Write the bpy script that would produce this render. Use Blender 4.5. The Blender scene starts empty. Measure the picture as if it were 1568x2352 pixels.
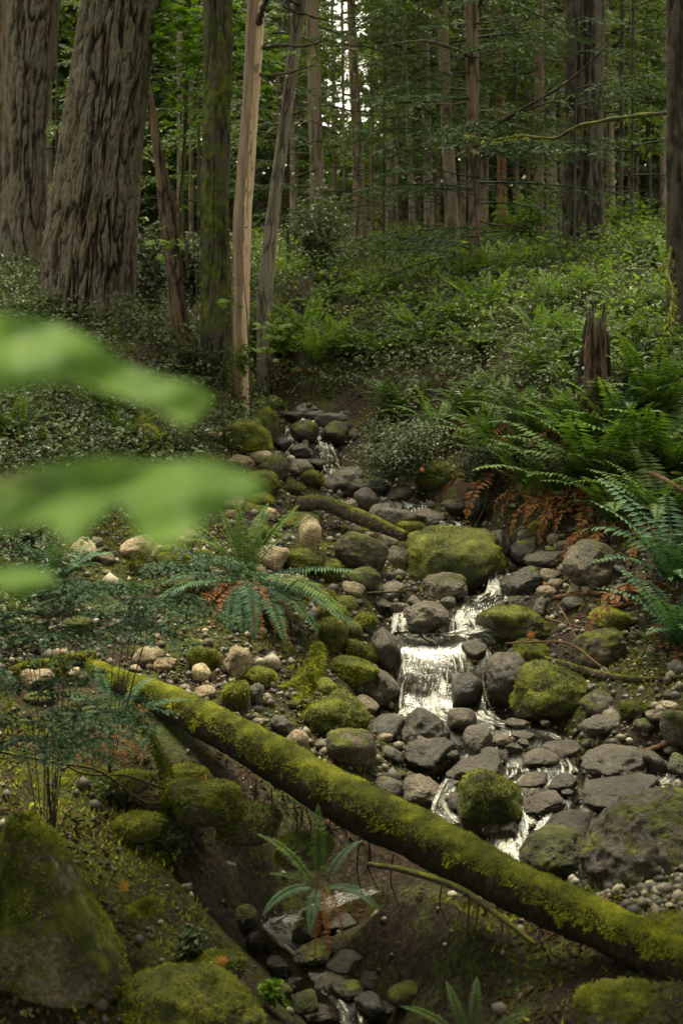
import bpy, bmesh, math, random
import numpy as np
from mathutils import Vector, Matrix, Euler

# ------------------------------------------------------------------ camera, light, exposure
SC = bpy.context.scene
COL = SC.collection
FPX = 2839.0                       # focal length in pixels of a 1568 x 2352 picture
PITCH = math.radians(10.0)
cam_d = bpy.data.cameras.new("camera")
cam = bpy.data.objects.new("camera", cam_d); COL.objects.link(cam)
cam_d.sensor_fit = 'VERTICAL'; cam_d.sensor_height = 36.0
cam_d.lens = 36.0 * FPX / 2352.0
cam.location = (0, 0, 0); cam.rotation_euler = (math.pi/2 - PITCH, 0, 0)
cam_d.clip_start = 0.05; cam_d.clip_end = 600
cam_d.dof.use_dof = True; cam_d.dof.focus_distance = 7.6; cam_d.dof.aperture_fstop = 3.8
SC.camera = cam

SUN_EL, SUN_AZ = math.radians(68), math.radians(-8)     # azimuth from +Y towards +X
world = bpy.data.worlds.new("World"); SC.world = world; world.use_nodes = True
wn = world.node_tree; bg = wn.nodes['Background']
sky = wn.nodes.new('ShaderNodeTexSky'); sky.sky_type = 'NISHITA'; sky.sun_disc = False
sky.sun_elevation = SUN_EL; sky.sun_rotation = SUN_AZ; sky.dust_density = 3.0; sky.air_density = 1.0
hsv = wn.nodes.new('ShaderNodeHueSaturation'); hsv.inputs['Saturation'].default_value = 0.22
wn.links.new(sky.outputs[0], hsv.inputs['Color'])
wm = wn.nodes.new('ShaderNodeMixRGB'); wm.blend_type = 'MULTIPLY'; wm.inputs[0].default_value = 1
wm.inputs[2].default_value = (1.0, 0.96, 0.73, 1)
wn.links.new(hsv.outputs[0], wm.inputs[1]); wn.links.new(wm.outputs[0], bg.inputs['Color'])
bg.inputs['Strength'].default_value = 0.11

sun_d = bpy.data.lights.new("sun", 'SUN'); sun_d.energy = 2.8; sun_d.angle = math.radians(28)
sun_d.color = (1.0, 0.91, 0.67)
sun = bpy.data.objects.new("sun", sun_d); COL.objects.link(sun)
sdir = Vector((math.sin(SUN_AZ)*math.cos(SUN_EL), math.cos(SUN_AZ)*math.cos(SUN_EL), math.sin(SUN_EL)))
sun.rotation_euler = sdir.to_track_quat('Z', 'Y').to_euler(); sun.location = (0, 0, 30)

SC.view_settings.view_transform = 'Standard'; SC.view_settings.look = 'None'
SC.view_settings.gamma = 1.0; SC.view_settings.exposure = 2.35
cy = SC.cycles
cy.max_bounces = 5; cy.diffuse_bounces = 3; cy.glossy_bounces = 3; cy.transmission_bounces = 3
cy.transparent_max_bounces = 8; cy.caustics_reflective = False; cy.caustics_refractive = False
cy.use_denoising = True; cy.sample_clamp_indirect = 4.0

# ------------------------------------------------------------------ helpers
rs = np.random.RandomState(7)
random.seed(7)
def P(x, y, d):
    """point of the place seen at pixel x, y (1568 x 2352 picture), d metres ahead"""
    a = (x-784.0)/FPX; b = (1176.0-y)/FPX
    k = d/(math.cos(PITCH)+math.sin(PITCH)*b)
    return np.array([a*k, d, k*(-math.sin(PITCH)+math.cos(PITCH)*b)])
def proj(p):
    p = np.atleast_2d(p)
    f = p[:, 1]*math.cos(PITCH) - p[:, 2]*math.sin(PITCH)
    u = p[:, 1]*math.sin(PITCH) + p[:, 2]*math.cos(PITCH)
    return 784+FPX*p[:, 0]/f, 1176-FPX*u/f
def mm(px, d): return px*d/FPX        # metres of px pixels at d

def _h(i, j, k, s):
    n = (i.astype(np.int64)*374761393 + j.astype(np.int64)*668265263 + k.astype(np.int64)*2147483647*31 + s*1274126177) & 0xffffffff
    n = ((n ^ (n >> 13))*1274126177) & 0xffffffff
    n = ((n ^ (n >> 15))*2246822519) & 0xffffffff
    return ((n ^ (n >> 16)) & 0xffffff)/float(0xffffff)
def vnoise(p, s=0):
    p = np.asarray(p, float); i = np.floor(p).astype(np.int64); f = p-i; f = f*f*(3-2*f)
    x, y, z = i[:, 0], i[:, 1], i[:, 2]; a, b, c = f[:, 0], f[:, 1], f[:, 2]
    def L(u, v, t): return u+(v-u)*t
    return L(L(L(_h(x, y, z, s), _h(x+1, y, z, s), a), L(_h(x, y+1, z, s), _h(x+1, y+1, z, s), a), b),
             L(L(_h(x, y, z+1, s), _h(x+1, y, z+1, s), a), L(_h(x, y+1, z+1, s), _h(x+1, y+1, z+1, s), a), b), c)
def fbm(p, o=4, s=0, g=0.5):
    p = np.asarray(p, float); r = 0; w = 1; t = 0
    for k in range(o):
        r = r+w*vnoise(p*(2.03**k), s+k*17); t += w; w *= g
    return r/t

def make_mesh(name, V, faces, mats, attr=None, smooth=True, midx=None):
    """faces: list of int arrays (n, k)"""
    me = bpy.data.meshes.new(name)
    V = np.asarray(V, np.float32)
    faces = [np.asarray(f, np.int32) for f in faces if len(f)]
    nl = sum(f.size for f in faces); nf = sum(len(f) for f in faces)
    me.vertices.add(len(V)); me.vertices.foreach_set('co', V.ravel())
    me.loops.add(nl); me.loops.foreach_set('vertex_index', np.concatenate([f.ravel() for f in faces]))
    st = []; o = 0
    for f in faces:
        st.append(o+np.arange(len(f))*f.shape[1]); o += f.size
    me.polygons.add(nf); me.polygons.foreach_set('loop_start', np.concatenate(st).astype(np.int32))
    me.polygons.foreach_set('use_smooth', np.full(nf, bool(smooth)))
    for m in (mats if isinstance(mats, (list, tuple)) else [mats]): me.materials.append(m)
    if midx is not None: me.polygons.foreach_set('material_index', np.asarray(midx, np.int32))
    for k, a in (attr or {}).items():
        at = me.attributes.new(k, 'FLOAT', 'POINT'); at.data.foreach_set('value', np.asarray(a, np.float32))
    me.update(calc_edges=True); me.validate()
    return me
def link(name, me, parent=None, loc=None, rot=None, scale=None):
    o = bpy.data.objects.new(name, me); COL.objects.link(o)
    if parent: o.parent = parent
    if loc is not None: o.location = tuple(loc)
    if rot is not None: o.rotation_euler = rot
    if scale is not None: o.scale = scale if hasattr(scale, '__len__') else (scale,)*3
    return o
def tag(o, label=None, cat=None, group=None, kind=None):
    if label: o['label'] = label
    if cat: o['category'] = cat
    if group: o['group'] = group
    if kind: o['kind'] = kind
    return o
def empty(name, loc): 
    o = bpy.data.objects.new(name, None); COL.objects.link(o); o.location = tuple(loc); o.empty_display_size = .1
    return o
class MB:
    """collects vertices and faces of one mesh"""
    def __init__(s): s.V = []; s.F = {}; s.A = []; s.n = 0
    def add(s, V, F, a=0.5):
        V = np.asarray(V, float); F = np.asarray(F, int)
        if len(V) == 0: return
        s.F.setdefault(F.shape[1], []).append(F+s.n); s.V.append(V); s.n += len(V)
        s.A.append(np.full(len(V), a) if np.isscalar(a) else np.asarray(a, float))
    def addmb(s, o, M=None, t=None, da=0):
        if not o.V: return
        V = np.concatenate(o.V)
        if M is not None: V = V @ np.asarray(M).T
        if t is not None: V = V+np.asarray(t)
        for k, fs in o.F.items():
            s.F.setdefault(k, []).append(np.concatenate(fs)+s.n)
        s.V.append(V); s.n += len(V); s.A.append(np.concatenate(o.A)+da)
    def mesh(s, name, mat, smooth=True):
        return make_mesh(name, np.concatenate(s.V), [np.concatenate(f) for f in s.F.values()], mat, {'tint': np.concatenate(s.A)}, smooth)
def norm(v): return v/np.maximum(np.linalg.norm(v, axis=-1, keepdims=True), 1e-9)
def tube(pts, rad, sides=8, cap=True):
    pts = np.asarray(pts, float); rad = np.broadcast_to(np.asarray(rad, float), (len(pts),))
    tg = norm(np.gradient(pts, axis=0))
    a = np.array([0, 0, 1.0]) if abs(tg[0, 2]) < .8 else np.array([1.0, 0, 0])
    N = []; n = norm(np.cross(tg[0], a))
    for t in tg:
        n = norm(n-t*np.dot(n, t)); N.append(n)
    N = np.array(N); B = np.cross(tg, N)
    th = np.linspace(0, 2*np.pi, sides, endpoint=False)
    V = pts[:, None]+rad[:, None, None]*(np.cos(th)[None, :, None]*N[:, None]+np.sin(th)[None, :, None]*B[:, None])
    V = V.reshape(-1, 3); n = len(pts)
    i, j = np.meshgrid(np.arange(n-1), np.arange(sides), indexing='ij'); j2 = (j+1) % sides
    F = np.stack([i*sides+j, i*sides+j2, (i+1)*sides+j2, (i+1)*sides+j], -1).reshape(-1, 4)
    if cap:   # close both ends by a small ring of quads onto a centre point pair
        c0 = len(V); V = np.vstack([V, pts[0], pts[-1]])
        jj = np.arange(0, sides, 1)
        F = np.vstack([F, np.stack([np.full(sides, c0), (jj+1) % sides, jj, jj], -1)[:0]])
        T0 = np.stack([np.full(sides, c0), (jj+1) % sides, jj], -1)
        T1 = np.stack([np.full(sides, c0+1), (n-1)*sides+jj, (n-1)*sides+(jj+1) % sides], -1)
        return V, F, np.vstack([T0, T1])
    return V, F, np.zeros((0, 3), int)
def add_tube(mb, pts, rad, sides=6, a=0.5, cap=True):
    V, F, T = tube(pts, rad, sides, cap)
    n0 = mb.n; mb.add(V, F, a)
    if len(T): mb.F.setdefault(3, []).append(T+n0)
def smooth_path(ps, n):
    """Catmull-Rom through the points"""
    ps = np.asarray(ps, float); k = len(ps)
    q = np.vstack([2*ps[0]-ps[1], ps, 2*ps[-1]-ps[-2]])
    t = np.linspace(0, k-1-1e-6, n); i = t.astype(int); f = (t-i)[:, None]
    a, b, c, d = q[i], q[i+1], q[i+2], q[i+3]
    return 0.5*((2*b)+(c-a)*f+(2*a-5*b+4*c-d)*f**2+(3*b-a-3*c+d)*f**3)
def leaves(C, D, N, L, W, fold=0.25):
    """one broad leaf per row: base C, direction D, normal N, length L, width W; 6 points, 2 quads"""
    D = norm(D); N = norm(N-D*(N*D).sum(1, keepdims=True)); S = np.cross(D, N)
    L = np.broadcast_to(L, (len(C),))[:, None]; W = np.broadcast_to(W, (len(C),))[:, None]
    v = [C, C+D*L*.35+S*W*.5+N*W*fold, C+D*L*.75+S*W*.36+N*W*fold*.8, C+D*L-N*L*.10, C+D*L*.75-S*W*.36+N*W*fold*.8, C+D*L*.35-S*W*.5+N*W*fold]
    V = np.stack(v, 1).reshape(-1, 3); o = np.arange(len(C))[:, None]*6
    F = np.concatenate([o+np.array([0, 1, 2, 3]), o+np.array([0, 3, 4, 5])])
    return V, F
def blades(C, D, S, L, W, droop=None):
    """rhombic blade per row, 4 points"""
    D = norm(D); S = norm(S-D*(S*D).sum(1, keepdims=True))
    L = np.broadcast_to(L, (len(C),))[:, None]; W = np.broadcast_to(W, (len(C),))[:, None]
    tip = C+D*L
    if droop is not None: tip = tip+np.array([0, 0, -1.0])*droop*L
    V = np.stack([C, C+D*L*.4+S*W*.5, tip, C+D*L*.4-S*W*.5], 1).reshape(-1, 3)
    return V, np.arange(len(C)*4).reshape(-1, 4)
def rdir(n, r=rs):
    v = r.normal(size=(n, 3)); return norm(v)
def rotz(a):
    c, s = math.cos(a), math.sin(a); return np.array([[c, -s, 0], [s, c, 0], [0, 0, 1.0]])
def basis(d, up=(0, 0, 1)):
    """matrix whose columns are x=d, y=side, z=up-ish"""
    d = norm(np.asarray(d, float)); y = norm(np.cross(np.asarray(up, float), d)); z = np.cross(d, y)
    return np.stack([d, y, z], 1)

# ------------------------------------------------------------------ materials
def new_mat(name):
    m = bpy.data.materials.new(name); m.use_nodes = True
    nt = m.node_tree; b = nt.nodes['Principled BSDF']
    return m, nt, b
def nd(nt, t, **kw):
    n = nt.nodes.new(t)
    for k, v in kw.items():
        if k in n.inputs: n.inputs[k].default_value = v
        else: setattr(n, k, v)
    return n
def noise(nt, vec, scale, detail=4, rough=.55, dist=0.0):
    n = nd(nt, 'ShaderNodeTexNoise'); n.inputs['Scale'].default_value = scale; n.inputs['Detail'].default_value = detail
    n.inputs['Roughness'].default_value = rough; n.inputs['Distortion'].default_value = dist
    if vec is not None: nt.links.new(vec, n.inputs['Vector'])
    return n.outputs['Fac']
def ramp(nt, fac, stops):
    r = nd(nt, 'ShaderNodeValToRGB'); e = r.color_ramp.elements
    while len(e) < len(stops): e.new(0.5)
    for k, (p, c) in enumerate(stops):
        e[k].position = p; e[k].color = (*c, 1) if hasattr(c, '__len__') else (c, c, c, 1)
    nt.links.new(fac, r.inputs[0]); return r.outputs[0]
def mix(nt, f, a, b, mode='MIX'):
    m = nd(nt, 'ShaderNodeMixRGB'); m.blend_type = mode
    for k, v in ((0, f), (1, a), (2, b)):
        if isinstance(v, (int, float)): m.inputs[k].default_value = v if k == 0 else (v, v, v, 1)
        elif isinstance(v, tuple): m.inputs[k].default_value = (*v, 1)
        else: nt.links.new(v, m.inputs[k])
    return m.outputs[0]
def mth(nt, op, a, b=None, clamp=False):
    m = nd(nt, 'ShaderNodeMath'); m.operation = op; m.use_clamp = clamp
    for k, v in ((0, a), (1, b)):
        if v is None: continue
        if isinstance(v, (int, float)): m.inputs[k].default_value = v
        else: nt.links.new(v, m.inputs[k])
    return m.outputs[0]
def bump(nt, h, strength=.5, dist=.02, prev=None):
    b = nd(nt, 'ShaderNodeBump'); b.inputs['Strength'].default_value = strength; b.inputs['Distance'].default_value = dist
    nt.links.new(h, b.inputs['Height'])
    if prev is not None: nt.links.new(prev, b.inputs['Normal'])
    return b.outputs[0]
def objco(nt): return nd(nt, 'ShaderNodeTexCoord').outputs['Object']
def wpos(nt): return nd(nt, 'ShaderNodeNewGeometry').outputs['Position']
def attrf(nt, name): 
    a = nd(nt, 'ShaderNodeAttribute'); a.attribute_name = name; return a.outputs['Fac']

def leaf_mat(name, dark, mid, light, rough=.55, trans=.35, spec=.16, var=1.5, tcol=None):
    m, nt, b = new_mat(name)
    t = attrf(nt, 'tint')
    big = noise(nt, wpos(nt), var, 2)
    f = mth(nt, 'ADD', mth(nt, 'MULTIPLY', t, .7), mth(nt, 'MULTIPLY', mth(nt, 'SUBTRACT', big, .5), 1.1), )
    f = mth(nt, 'ADD', f, .15, True)
    c = ramp(nt, f, [(0.0, dark), (0.5, mid), (1.0, light)])
    nt.links.new(c, b.inputs['Base Color']); b.inputs['Roughness'].default_value = rough
    b.inputs['Specular IOR Level'].default_value = spec
    if trans:
        tr = nd(nt, 'ShaderNodeBsdfTranslucent')
        c2 = mix(nt, 1.0, c, tcol or (1.5, 1.6, .55), 'MULTIPLY'); nt.links.new(c2, tr.inputs['Color'])
        mx = nd(nt, 'ShaderNodeMixShader'); mx.inputs[0].default_value = trans
        nt.links.new(b.outputs[0], mx.inputs[1]); nt.links.new(tr.outputs[0], mx.inputs[2])
        nt.links.new(mx.outputs[0], nt.nodes['Material Output'].inputs['Surface'])
    return m
M = {}
M['fern'] = leaf_mat('fern_green', (.018, .034, .008), (.046, .085, .017), (.105, .165, .032), trans=.25)
M['fern_blue'] = leaf_mat('fern_blue_green', (.013, .034, .017), (.036, .082, .038), (.09, .17, .075), trans=.2)
M['fern_bright'] = leaf_mat('fern_fresh', (.030, .060, .012), (.072, .125, .024), (.14, .215, .042), trans=.3)
M['fern_dead'] = leaf_mat('fern_withered', (.05, .018, .006), (.16, .06, .018), (.34, .17, .06), trans=.2, tcol=(1.2, 1, .7))
M['cover'] = leaf_mat('cover_leaves', (.014, .024, .009), (.044, .063, .021), (.10, .13, .045), rough=.5, spec=.28, trans=.25)
M['bright'] = leaf_mat('fresh_leaves', (.036, .064, .012), (.090, .140, .022), (.19, .26, .045), trans=.35)
M['grey_leaf'] = leaf_mat('waxy_leaves', (.022, .03, .014), (.07, .09, .042), (.17, .20, .11), rough=.45, spec=.4, trans=.15)
M['teal'] = leaf_mat('lacy_leaves', (.008, .024, .011), (.024, .060, .025), (.065, .13, .052), trans=.2, var=4)
M['conifer'] = leaf_mat('needles', (.018, .030, .010), (.042, .064, .020), (.09, .12, .036), rough=.65, trans=.25, spec=.12, var=.5)
M['conifer_blue'] = leaf_mat('hemlock_needles', (.016, .030, .015), (.036, .062, .030), (.075, .115, .055), rough=.65, trans=.2, spec=.12, var=.7)
M['maple'] = leaf_mat('maple_leaves', (.045, .09, .008), (.085, .16, .013), (.18, .29, .025), trans=.45, var=1)
M['near_leaf'] = leaf_mat('near_maple_leaf', (.07, .15, .03), (.15, .255, .055), (.27, .38, .10), trans=.4, var=10, spec=.2, tcol=(1.2, 1.35, .7))
M['litter'] = leaf_mat('leaf_litter', (.022, .012, .007), (.07, .038, .019), (.20, .11, .058), rough=.6, trans=0, var=4)
M['orange'] = leaf_mat('fallen_maple_leaf', (.14, .045, .010), (.26, .10, .02), (.38, .20, .04), trans=.25, var=6, tcol=(1.1, 1, .7))

def moss_col(nt, vec):
    n1 = noise(nt, vec, 9, 5, .65); n2 = noise(nt, wpos(nt), 1.6, 2)
    f = mth(nt, 'ADD', mth(nt, 'MULTIPLY', n1, .8), mth(nt, 'MULTIPLY', n2, .5)); f = mth(nt, 'SUBTRACT', f, .2, True)
    return ramp(nt, f, [(.22, (.018, .019, .004)), (.40, (.068, .078, .009)), (.56, (.165, .172, .017)), (.74, (.33, .31, .04))])

def rock_material():
    """colour of the object: R tone, G moss amount, B wetness, A warmth"""
    m, nt, b = new_mat('creek_rock')
    oi = nd(nt, 'ShaderNodeObjectInfo'); sep = nd(nt, 'ShaderNodeSeparateColor'); nt.links.new(oi.outputs['Color'], sep.inputs[0])
    tone, moss, wet, warm = sep.outputs[0], sep.outputs[1], sep.outputs[2], oi.outputs['Alpha']
    v = wpos(nt)
    n_big = noise(nt, v, 5, 5, .6); n_fine = noise(nt, v, 60, 5, .7); n_sp = noise(nt, v, 150, 2, .5)
    cool = ramp(nt, n_big, [(.30, (.042, .036, .027)), (.5, (.135, .118, .090)), (.68, (.29, .26, .20))])
    wrm = ramp(nt, n_big, [(.30, (.058, .038, .020)), (.5, (.20, .145, .082)), (.68, (.40, .31, .19))])
    c = mix(nt, warm, cool, wrm)
    c = mix(nt, 1.0, c, ramp(nt, n_fine, [(.34, .35), (.5, .95), (.66, 1.6)]), 'MULTIPLY')
    c = mix(nt, .5, c, ramp(nt, n_sp, [(.35, .6), (.5, 1.0), (.68, 1.5)]), 'MULTIPLY')
    # pale lichen blotches
    lich = ramp(nt, noise(nt, v, 26, 3, .6), [(.60, 0.0), (.66, .55)])
    c = mix(nt, lich, c, (.30, .30, .24))
    tn = nd(nt, 'ShaderNodeCombineColor')
    t2 = mth(nt, 'MULTIPLY', tone, 2.0)
    for k in range(3): nt.links.new(t2, tn.inputs[k])
    c = mix(nt, 1.0, c, tn.outputs[0], 'MULTIPLY')
    wf = mth(nt, 'MULTIPLY', wet, .62); c = mix(nt, wf, c, (.008, .007, .005))
    # moss: more on the upper faces, broken by noise
    g = nd(nt, 'ShaderNodeNewGeometry'); sx = nd(nt, 'ShaderNodeSeparateXYZ'); nt.links.new(g.outputs['Normal'], sx.inputs[0])
    up = mth(nt, 'MULTIPLY', sx.outputs[2], .30)
    mm_ = mth(nt, 'ADD', mth(nt, 'MULTIPLY', noise(nt, v, 7, 6, .68, .6), 1.1), up)
    mm_ = mth(nt, 'ADD', mm_, mth(nt, 'MULTIPLY', moss, .95))
    mk = ramp(nt, mm_, [(.0, 0.0), (1.0, 1.0)]); mk = mth(nt, 'SUBTRACT', mm_, 1.16); mk = mth(nt, 'MULTIPLY', mk, 9.0, True)
    c = mix(nt, mk, c, moss_col(nt, v))
    nt.links.new(c, b.inputs['Base Color'])
    r = mth(nt, 'SUBTRACT', .78, mth(nt, 'MULTIPLY', wet, .52)); r = mth(nt, 'ADD', r, mth(nt, 'MULTIPLY', mk, .5), True)
    nt.links.new(r, b.inputs['Roughness'])
    bm = bump(nt, n_fine, .8, .02); hm = mth(nt, 'MULTIPLY', noise(nt, v, 85, 4, .75), mk); bm = bump(nt, hm, .9, .03, bm)
    nt.links.new(bm, b.inputs['Normal'])
    return m
M['rock'] = rock_material()

def bark_material(name, ridge, mid, furrow, moss=0.0, lichen=0.0, red=0.0, scale=1.0):
    m, nt, b = new_mat(name)
    v = objco(nt); mp = nd(nt, 'ShaderNodeMapping'); mp.inputs['Scale'].default_value = (1, 1, .18); nt.links.new(v, mp.inputs[0]); sv = mp.outputs[0]
    fur = attrf(nt, 'tint'); n1 = noise(nt, sv, 26*scale, 6, .7); n2 = noise(nt, v, 2.2, 3)
    f = mth(nt, 'ADD', mth(nt, 'MULTIPLY', fur, .62), mth(nt, 'MULTIPLY', n1, .46))
    c = ramp(nt, f, [(.22, furrow), (.5, mid), (.78, ridge)])
    if red: c = mix(nt, mth(nt, 'MULTIPLY', ramp(nt, noise(nt, sv, 5, 4, .6), [(.5, 0.0), (.62, 1.0)]), red), c, (.15, .055, .03))
    if lichen: c = mix(nt, mth(nt, 'MULTIPLY', ramp(nt, noise(nt, v, 4, 6, .7), [(.52, 0.0), (.64, 1.0)]), lichen), c, (.12, .125, .09))
    if moss:
        mk = mth(nt, 'ADD', noise(nt, v, 3.2, 6, .72), moss-1.0+.45); mk = mth(nt, 'SUBTRACT', mk, .5); mk = mth(nt, 'MULTIPLY', mk, 9, True)
        c = mix(nt, mk, c, ramp(nt, noise(nt, v, 14, 5, .7), [(.3, (.018, .024, .006)), (.5, (.05, .062, .010)), (.72, (.13, .135, .018))]))
    nt.links.new(c, b.inputs['Base Color']); b.inputs['Roughness'].default_value = .85; b.inputs['Specular IOR Level'].default_value = .2
    nt.links.new(bump(nt, n1, .7, .02, bump(nt, noise(nt, v, 90, 3, .7), .4, .006)), b.inputs['Normal'])
    return m
M['bark_giant'] = bark_material('fir_bark', (.125, .103, .077), (.052, .040, .029), (.006, .0045, .003), moss=.34, lichen=.6, red=.12, scale=2.2)
M['bark_dark'] = bark_material('dark_bark', (.060, .048, .037), (.030, .023, .017), (.008, .006, .005), moss=.2, lichen=.15)
M['bark_mid'] = bark_material('brown_bark', (.17, .125, .088), (.095, .068, .046), (.020, .014, .010), moss=.12, lichen=.2, red=.2)
M['bark_far'] = bark_material('grey_brown_bark', (.20, .155, .11), (.125, .093, .064), (.028, .021, .015), moss=.05, lichen=.2)
M['bark_moss'] = bark_material('mossy_bark', (.055, .046, .034), (.028, .023, .015), (.007, .006, .004), moss=.62, lichen=.15)
M['bark_mossy'] = bark_material('moss_covered_bark', (.06, .05, .03), (.03, .026, .014), (.008, .007, .004), moss=.72)
M['bark_lean'] = bark_material('leaning_bark', (.20, .17, .13), (.11, .09, .065), (.03, .022, .016), moss=.34, lichen=.7)
M['snag'] = bark_material('snag_bark', (.105, .066, .045), (.040, .026, .018), (.010, .007, .005), moss=.25)
M['wood_red'] = bark_material('reddish_wood', (.22, .12, .07), (.12, .055, .03), (.02, .011, .008), moss=.05)
M['twig'] = bark_material('twig_bark', (.12, .085, .055), (.06, .04, .026), (.02, .014, .01), moss=.1)

def pale_wood():
    m, nt, b = new_mat('peeled_wood')
    v = objco(nt); mp = nd(nt, 'ShaderNodeMapping'); mp.inputs['Scale'].default_value = (1, 1, .06); nt.links.new(v, mp.inputs[0]); sv = mp.outputs[0]
    n1 = noise(nt, sv, 34, 6, .7); n2 = noise(nt, sv, 9, 4)
    pale = ramp(nt, n1, [(.3, (.24, .15, .085)), (.5, (.38, .26, .155)), (.7, (.50, .37, .24))])
    brn = ramp(nt, n1, [(.3, (.060, .034, .020)), (.5, (.14, .085, .05)), (.7, (.22, .145, .09))])
    f = attrf(nt, 'tint'); f = mth(nt, 'ADD', f, mth(nt, 'MULTIPLY', mth(nt, 'SUBTRACT', n2, .5), .25)); f = mth(nt, 'MULTIPLY', mth(nt, 'SUBTRACT', f, .45), 7, True)
    c = mix(nt, f, brn, pale)
    nt.links.new(c, b.inputs['Base Color']); b.inputs['Roughness'].default_value = .6
    nt.links.new(bump(nt, n1, .6, .012), b.inputs['Normal']); return m
M['peeled'] = pale_wood()

def moss_mat(name, k=1.0):
    m, nt, b = new_mat(name)
    c = mix(nt, 1.0, moss_col(nt, wpos(nt)), (k, k, k), 'MULTIPLY'); t = attrf(nt, 'tint')
    c = mix(nt, 1.0, c, ramp(nt, t, [(0, .55), (.5, 1.0), (1, 1.5)]), 'MULTIPLY')
    nt.links.new(c, b.inputs['Base Color']); b.inputs['Roughness'].default_value = .9; b.inputs['Specular IOR Level'].default_value = .1
    tr = nd(nt, 'ShaderNodeBsdfTranslucent'); nt.links.new(c, tr.inputs['Color'])
    mx = nd(nt, 'ShaderNodeMixShader'); mx.inputs[0].default_value = .3
    nt.links.new(b.outputs[0], mx.inputs[1]); nt.links.new(tr.outputs[0], mx.inputs[2]); nt.links.new(mx.outputs[0], nt.nodes['Material Output'].inputs['Surface'])
    return m
M['moss'] = moss_mat('moss_tufts', 1.7); M['moss_log'] = moss_mat('log_moss_tufts', 2.2)

def ground_material():
    m, nt, b = new_mat('forest_floor')
    v = wpos(nt); n1 = noise(nt, v, 1.7, 6, .65); n2 = noise(nt, v, 40, 6, .75)
    soil = ramp(nt, n2, [(.3, (.007, .005, .003)), (.5, (.026, .017, .010)), (.68, (.085, .057, .034))])
    ms = ramp(nt, n2, [(.3, (.014, .018, .004)), (.52, (.05, .06, .010)), (.7, (.12, .13, .018))])
    k = mth(nt, 'MULTIPLY', mth(nt, 'SUBTRACT', mth(nt, 'ADD', n1, mth(nt, 'MULTIPLY', n2, .3)), .62), 8, True)
    c = mix(nt, k, soil, ms); nt.links.new(c, b.inputs['Base Color'])
    b.inputs['Roughness'].default_value = .9; b.inputs['Specular IOR Level'].default_value = .2
    nt.links.new(bump(nt, n2, .9, .04, bump(nt, noise(nt, v, 9, 5), .8, .08)), b.inputs['Normal']); return m
M['ground'] = ground_material()

def water_material():
    m, nt, b = new_mat('creek_water')
    foam = attrf(nt, 'foam')
    cx = nd(nt, 'ShaderNodeCombineXYZ'); nt.links.new(mth(nt, 'MULTIPLY', attrf(nt, 'fu'), 5.0), cx.inputs[0]); nt.links.new(mth(nt, 'MULTIPLY', attrf(nt, 'fv'), .7), cx.inputs[1])
    n1 = noise(nt, cx.outputs[0], 7, 5, .62, .6); n2 = noise(nt, wpos(nt), 34, 6, .75, 1.0)
    f = mth(nt, 'ADD', mth(nt, 'MULTIPLY', n1, 1.75), mth(nt, 'SUBTRACT', mth(nt, 'MULTIPLY', n2, .35), .55))
    f = mth(nt, 'ADD', f, mth(nt, 'MULTIPLY', foam, .42)); f = mth(nt, 'MULTIPLY', mth(nt, 'SUBTRACT', f, .76), 6, True)
    bp = bump(nt, n2, .10, .015, bump(nt, n1, .40, .04))
    nt.links.new(ramp(nt, noise(nt, wpos(nt), 45, 5, .7), [(.40, (.16, .15, .125)), (.62, (.50, .50, .46))]), b.inputs['Base Color']); b.inputs['Roughness'].default_value = .4
    nt.links.new(bp, b.inputs['Normal'])
    gl = nd(nt, 'ShaderNodeBsdfGlossy'); gl.inputs['Roughness'].default_value = .16; gl.inputs['Color'].default_value = (.5, .5, .48, 1); nt.links.new(bp, gl.inputs['Normal'])
    tr = nd(nt, 'ShaderNodeBsdfTransparent'); tr.inputs['Color'].default_value = (.62, .55, .42, 1)
    fr = nd(nt, 'ShaderNodeFresnel'); fr.inputs['IOR'].default_value = 1.33; nt.links.new(bp, fr.inputs['Normal'])
    m1 = nd(nt, 'ShaderNodeMixShader'); nt.links.new(mth(nt, 'MULTIPLY', fr.outputs[0], .48, True), m1.inputs[0]); nt.links.new(tr.outputs[0], m1.inputs[1]); nt.links.new(gl.outputs[0], m1.inputs[2])
    m2 = nd(nt, 'ShaderNodeMixShader'); nt.links.new(f, m2.inputs[0]); nt.links.new(m1.outputs[0], m2.inputs[1]); nt.links.new(b.outputs[0], m2.inputs[2])
    nt.links.new(m2.outputs[0], nt.nodes['Material Output'].inputs['Surface']); return m
M['water'] = water_material()
M['orange'].name
def foam_drop():
    m, nt, b = new_mat('spray_drops'); b.inputs['Base Color'].default_value = (.6, .6, .57, 1); b.inputs['Roughness'].default_value = .3; return m
M['spray'] = foam_drop()
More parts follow.
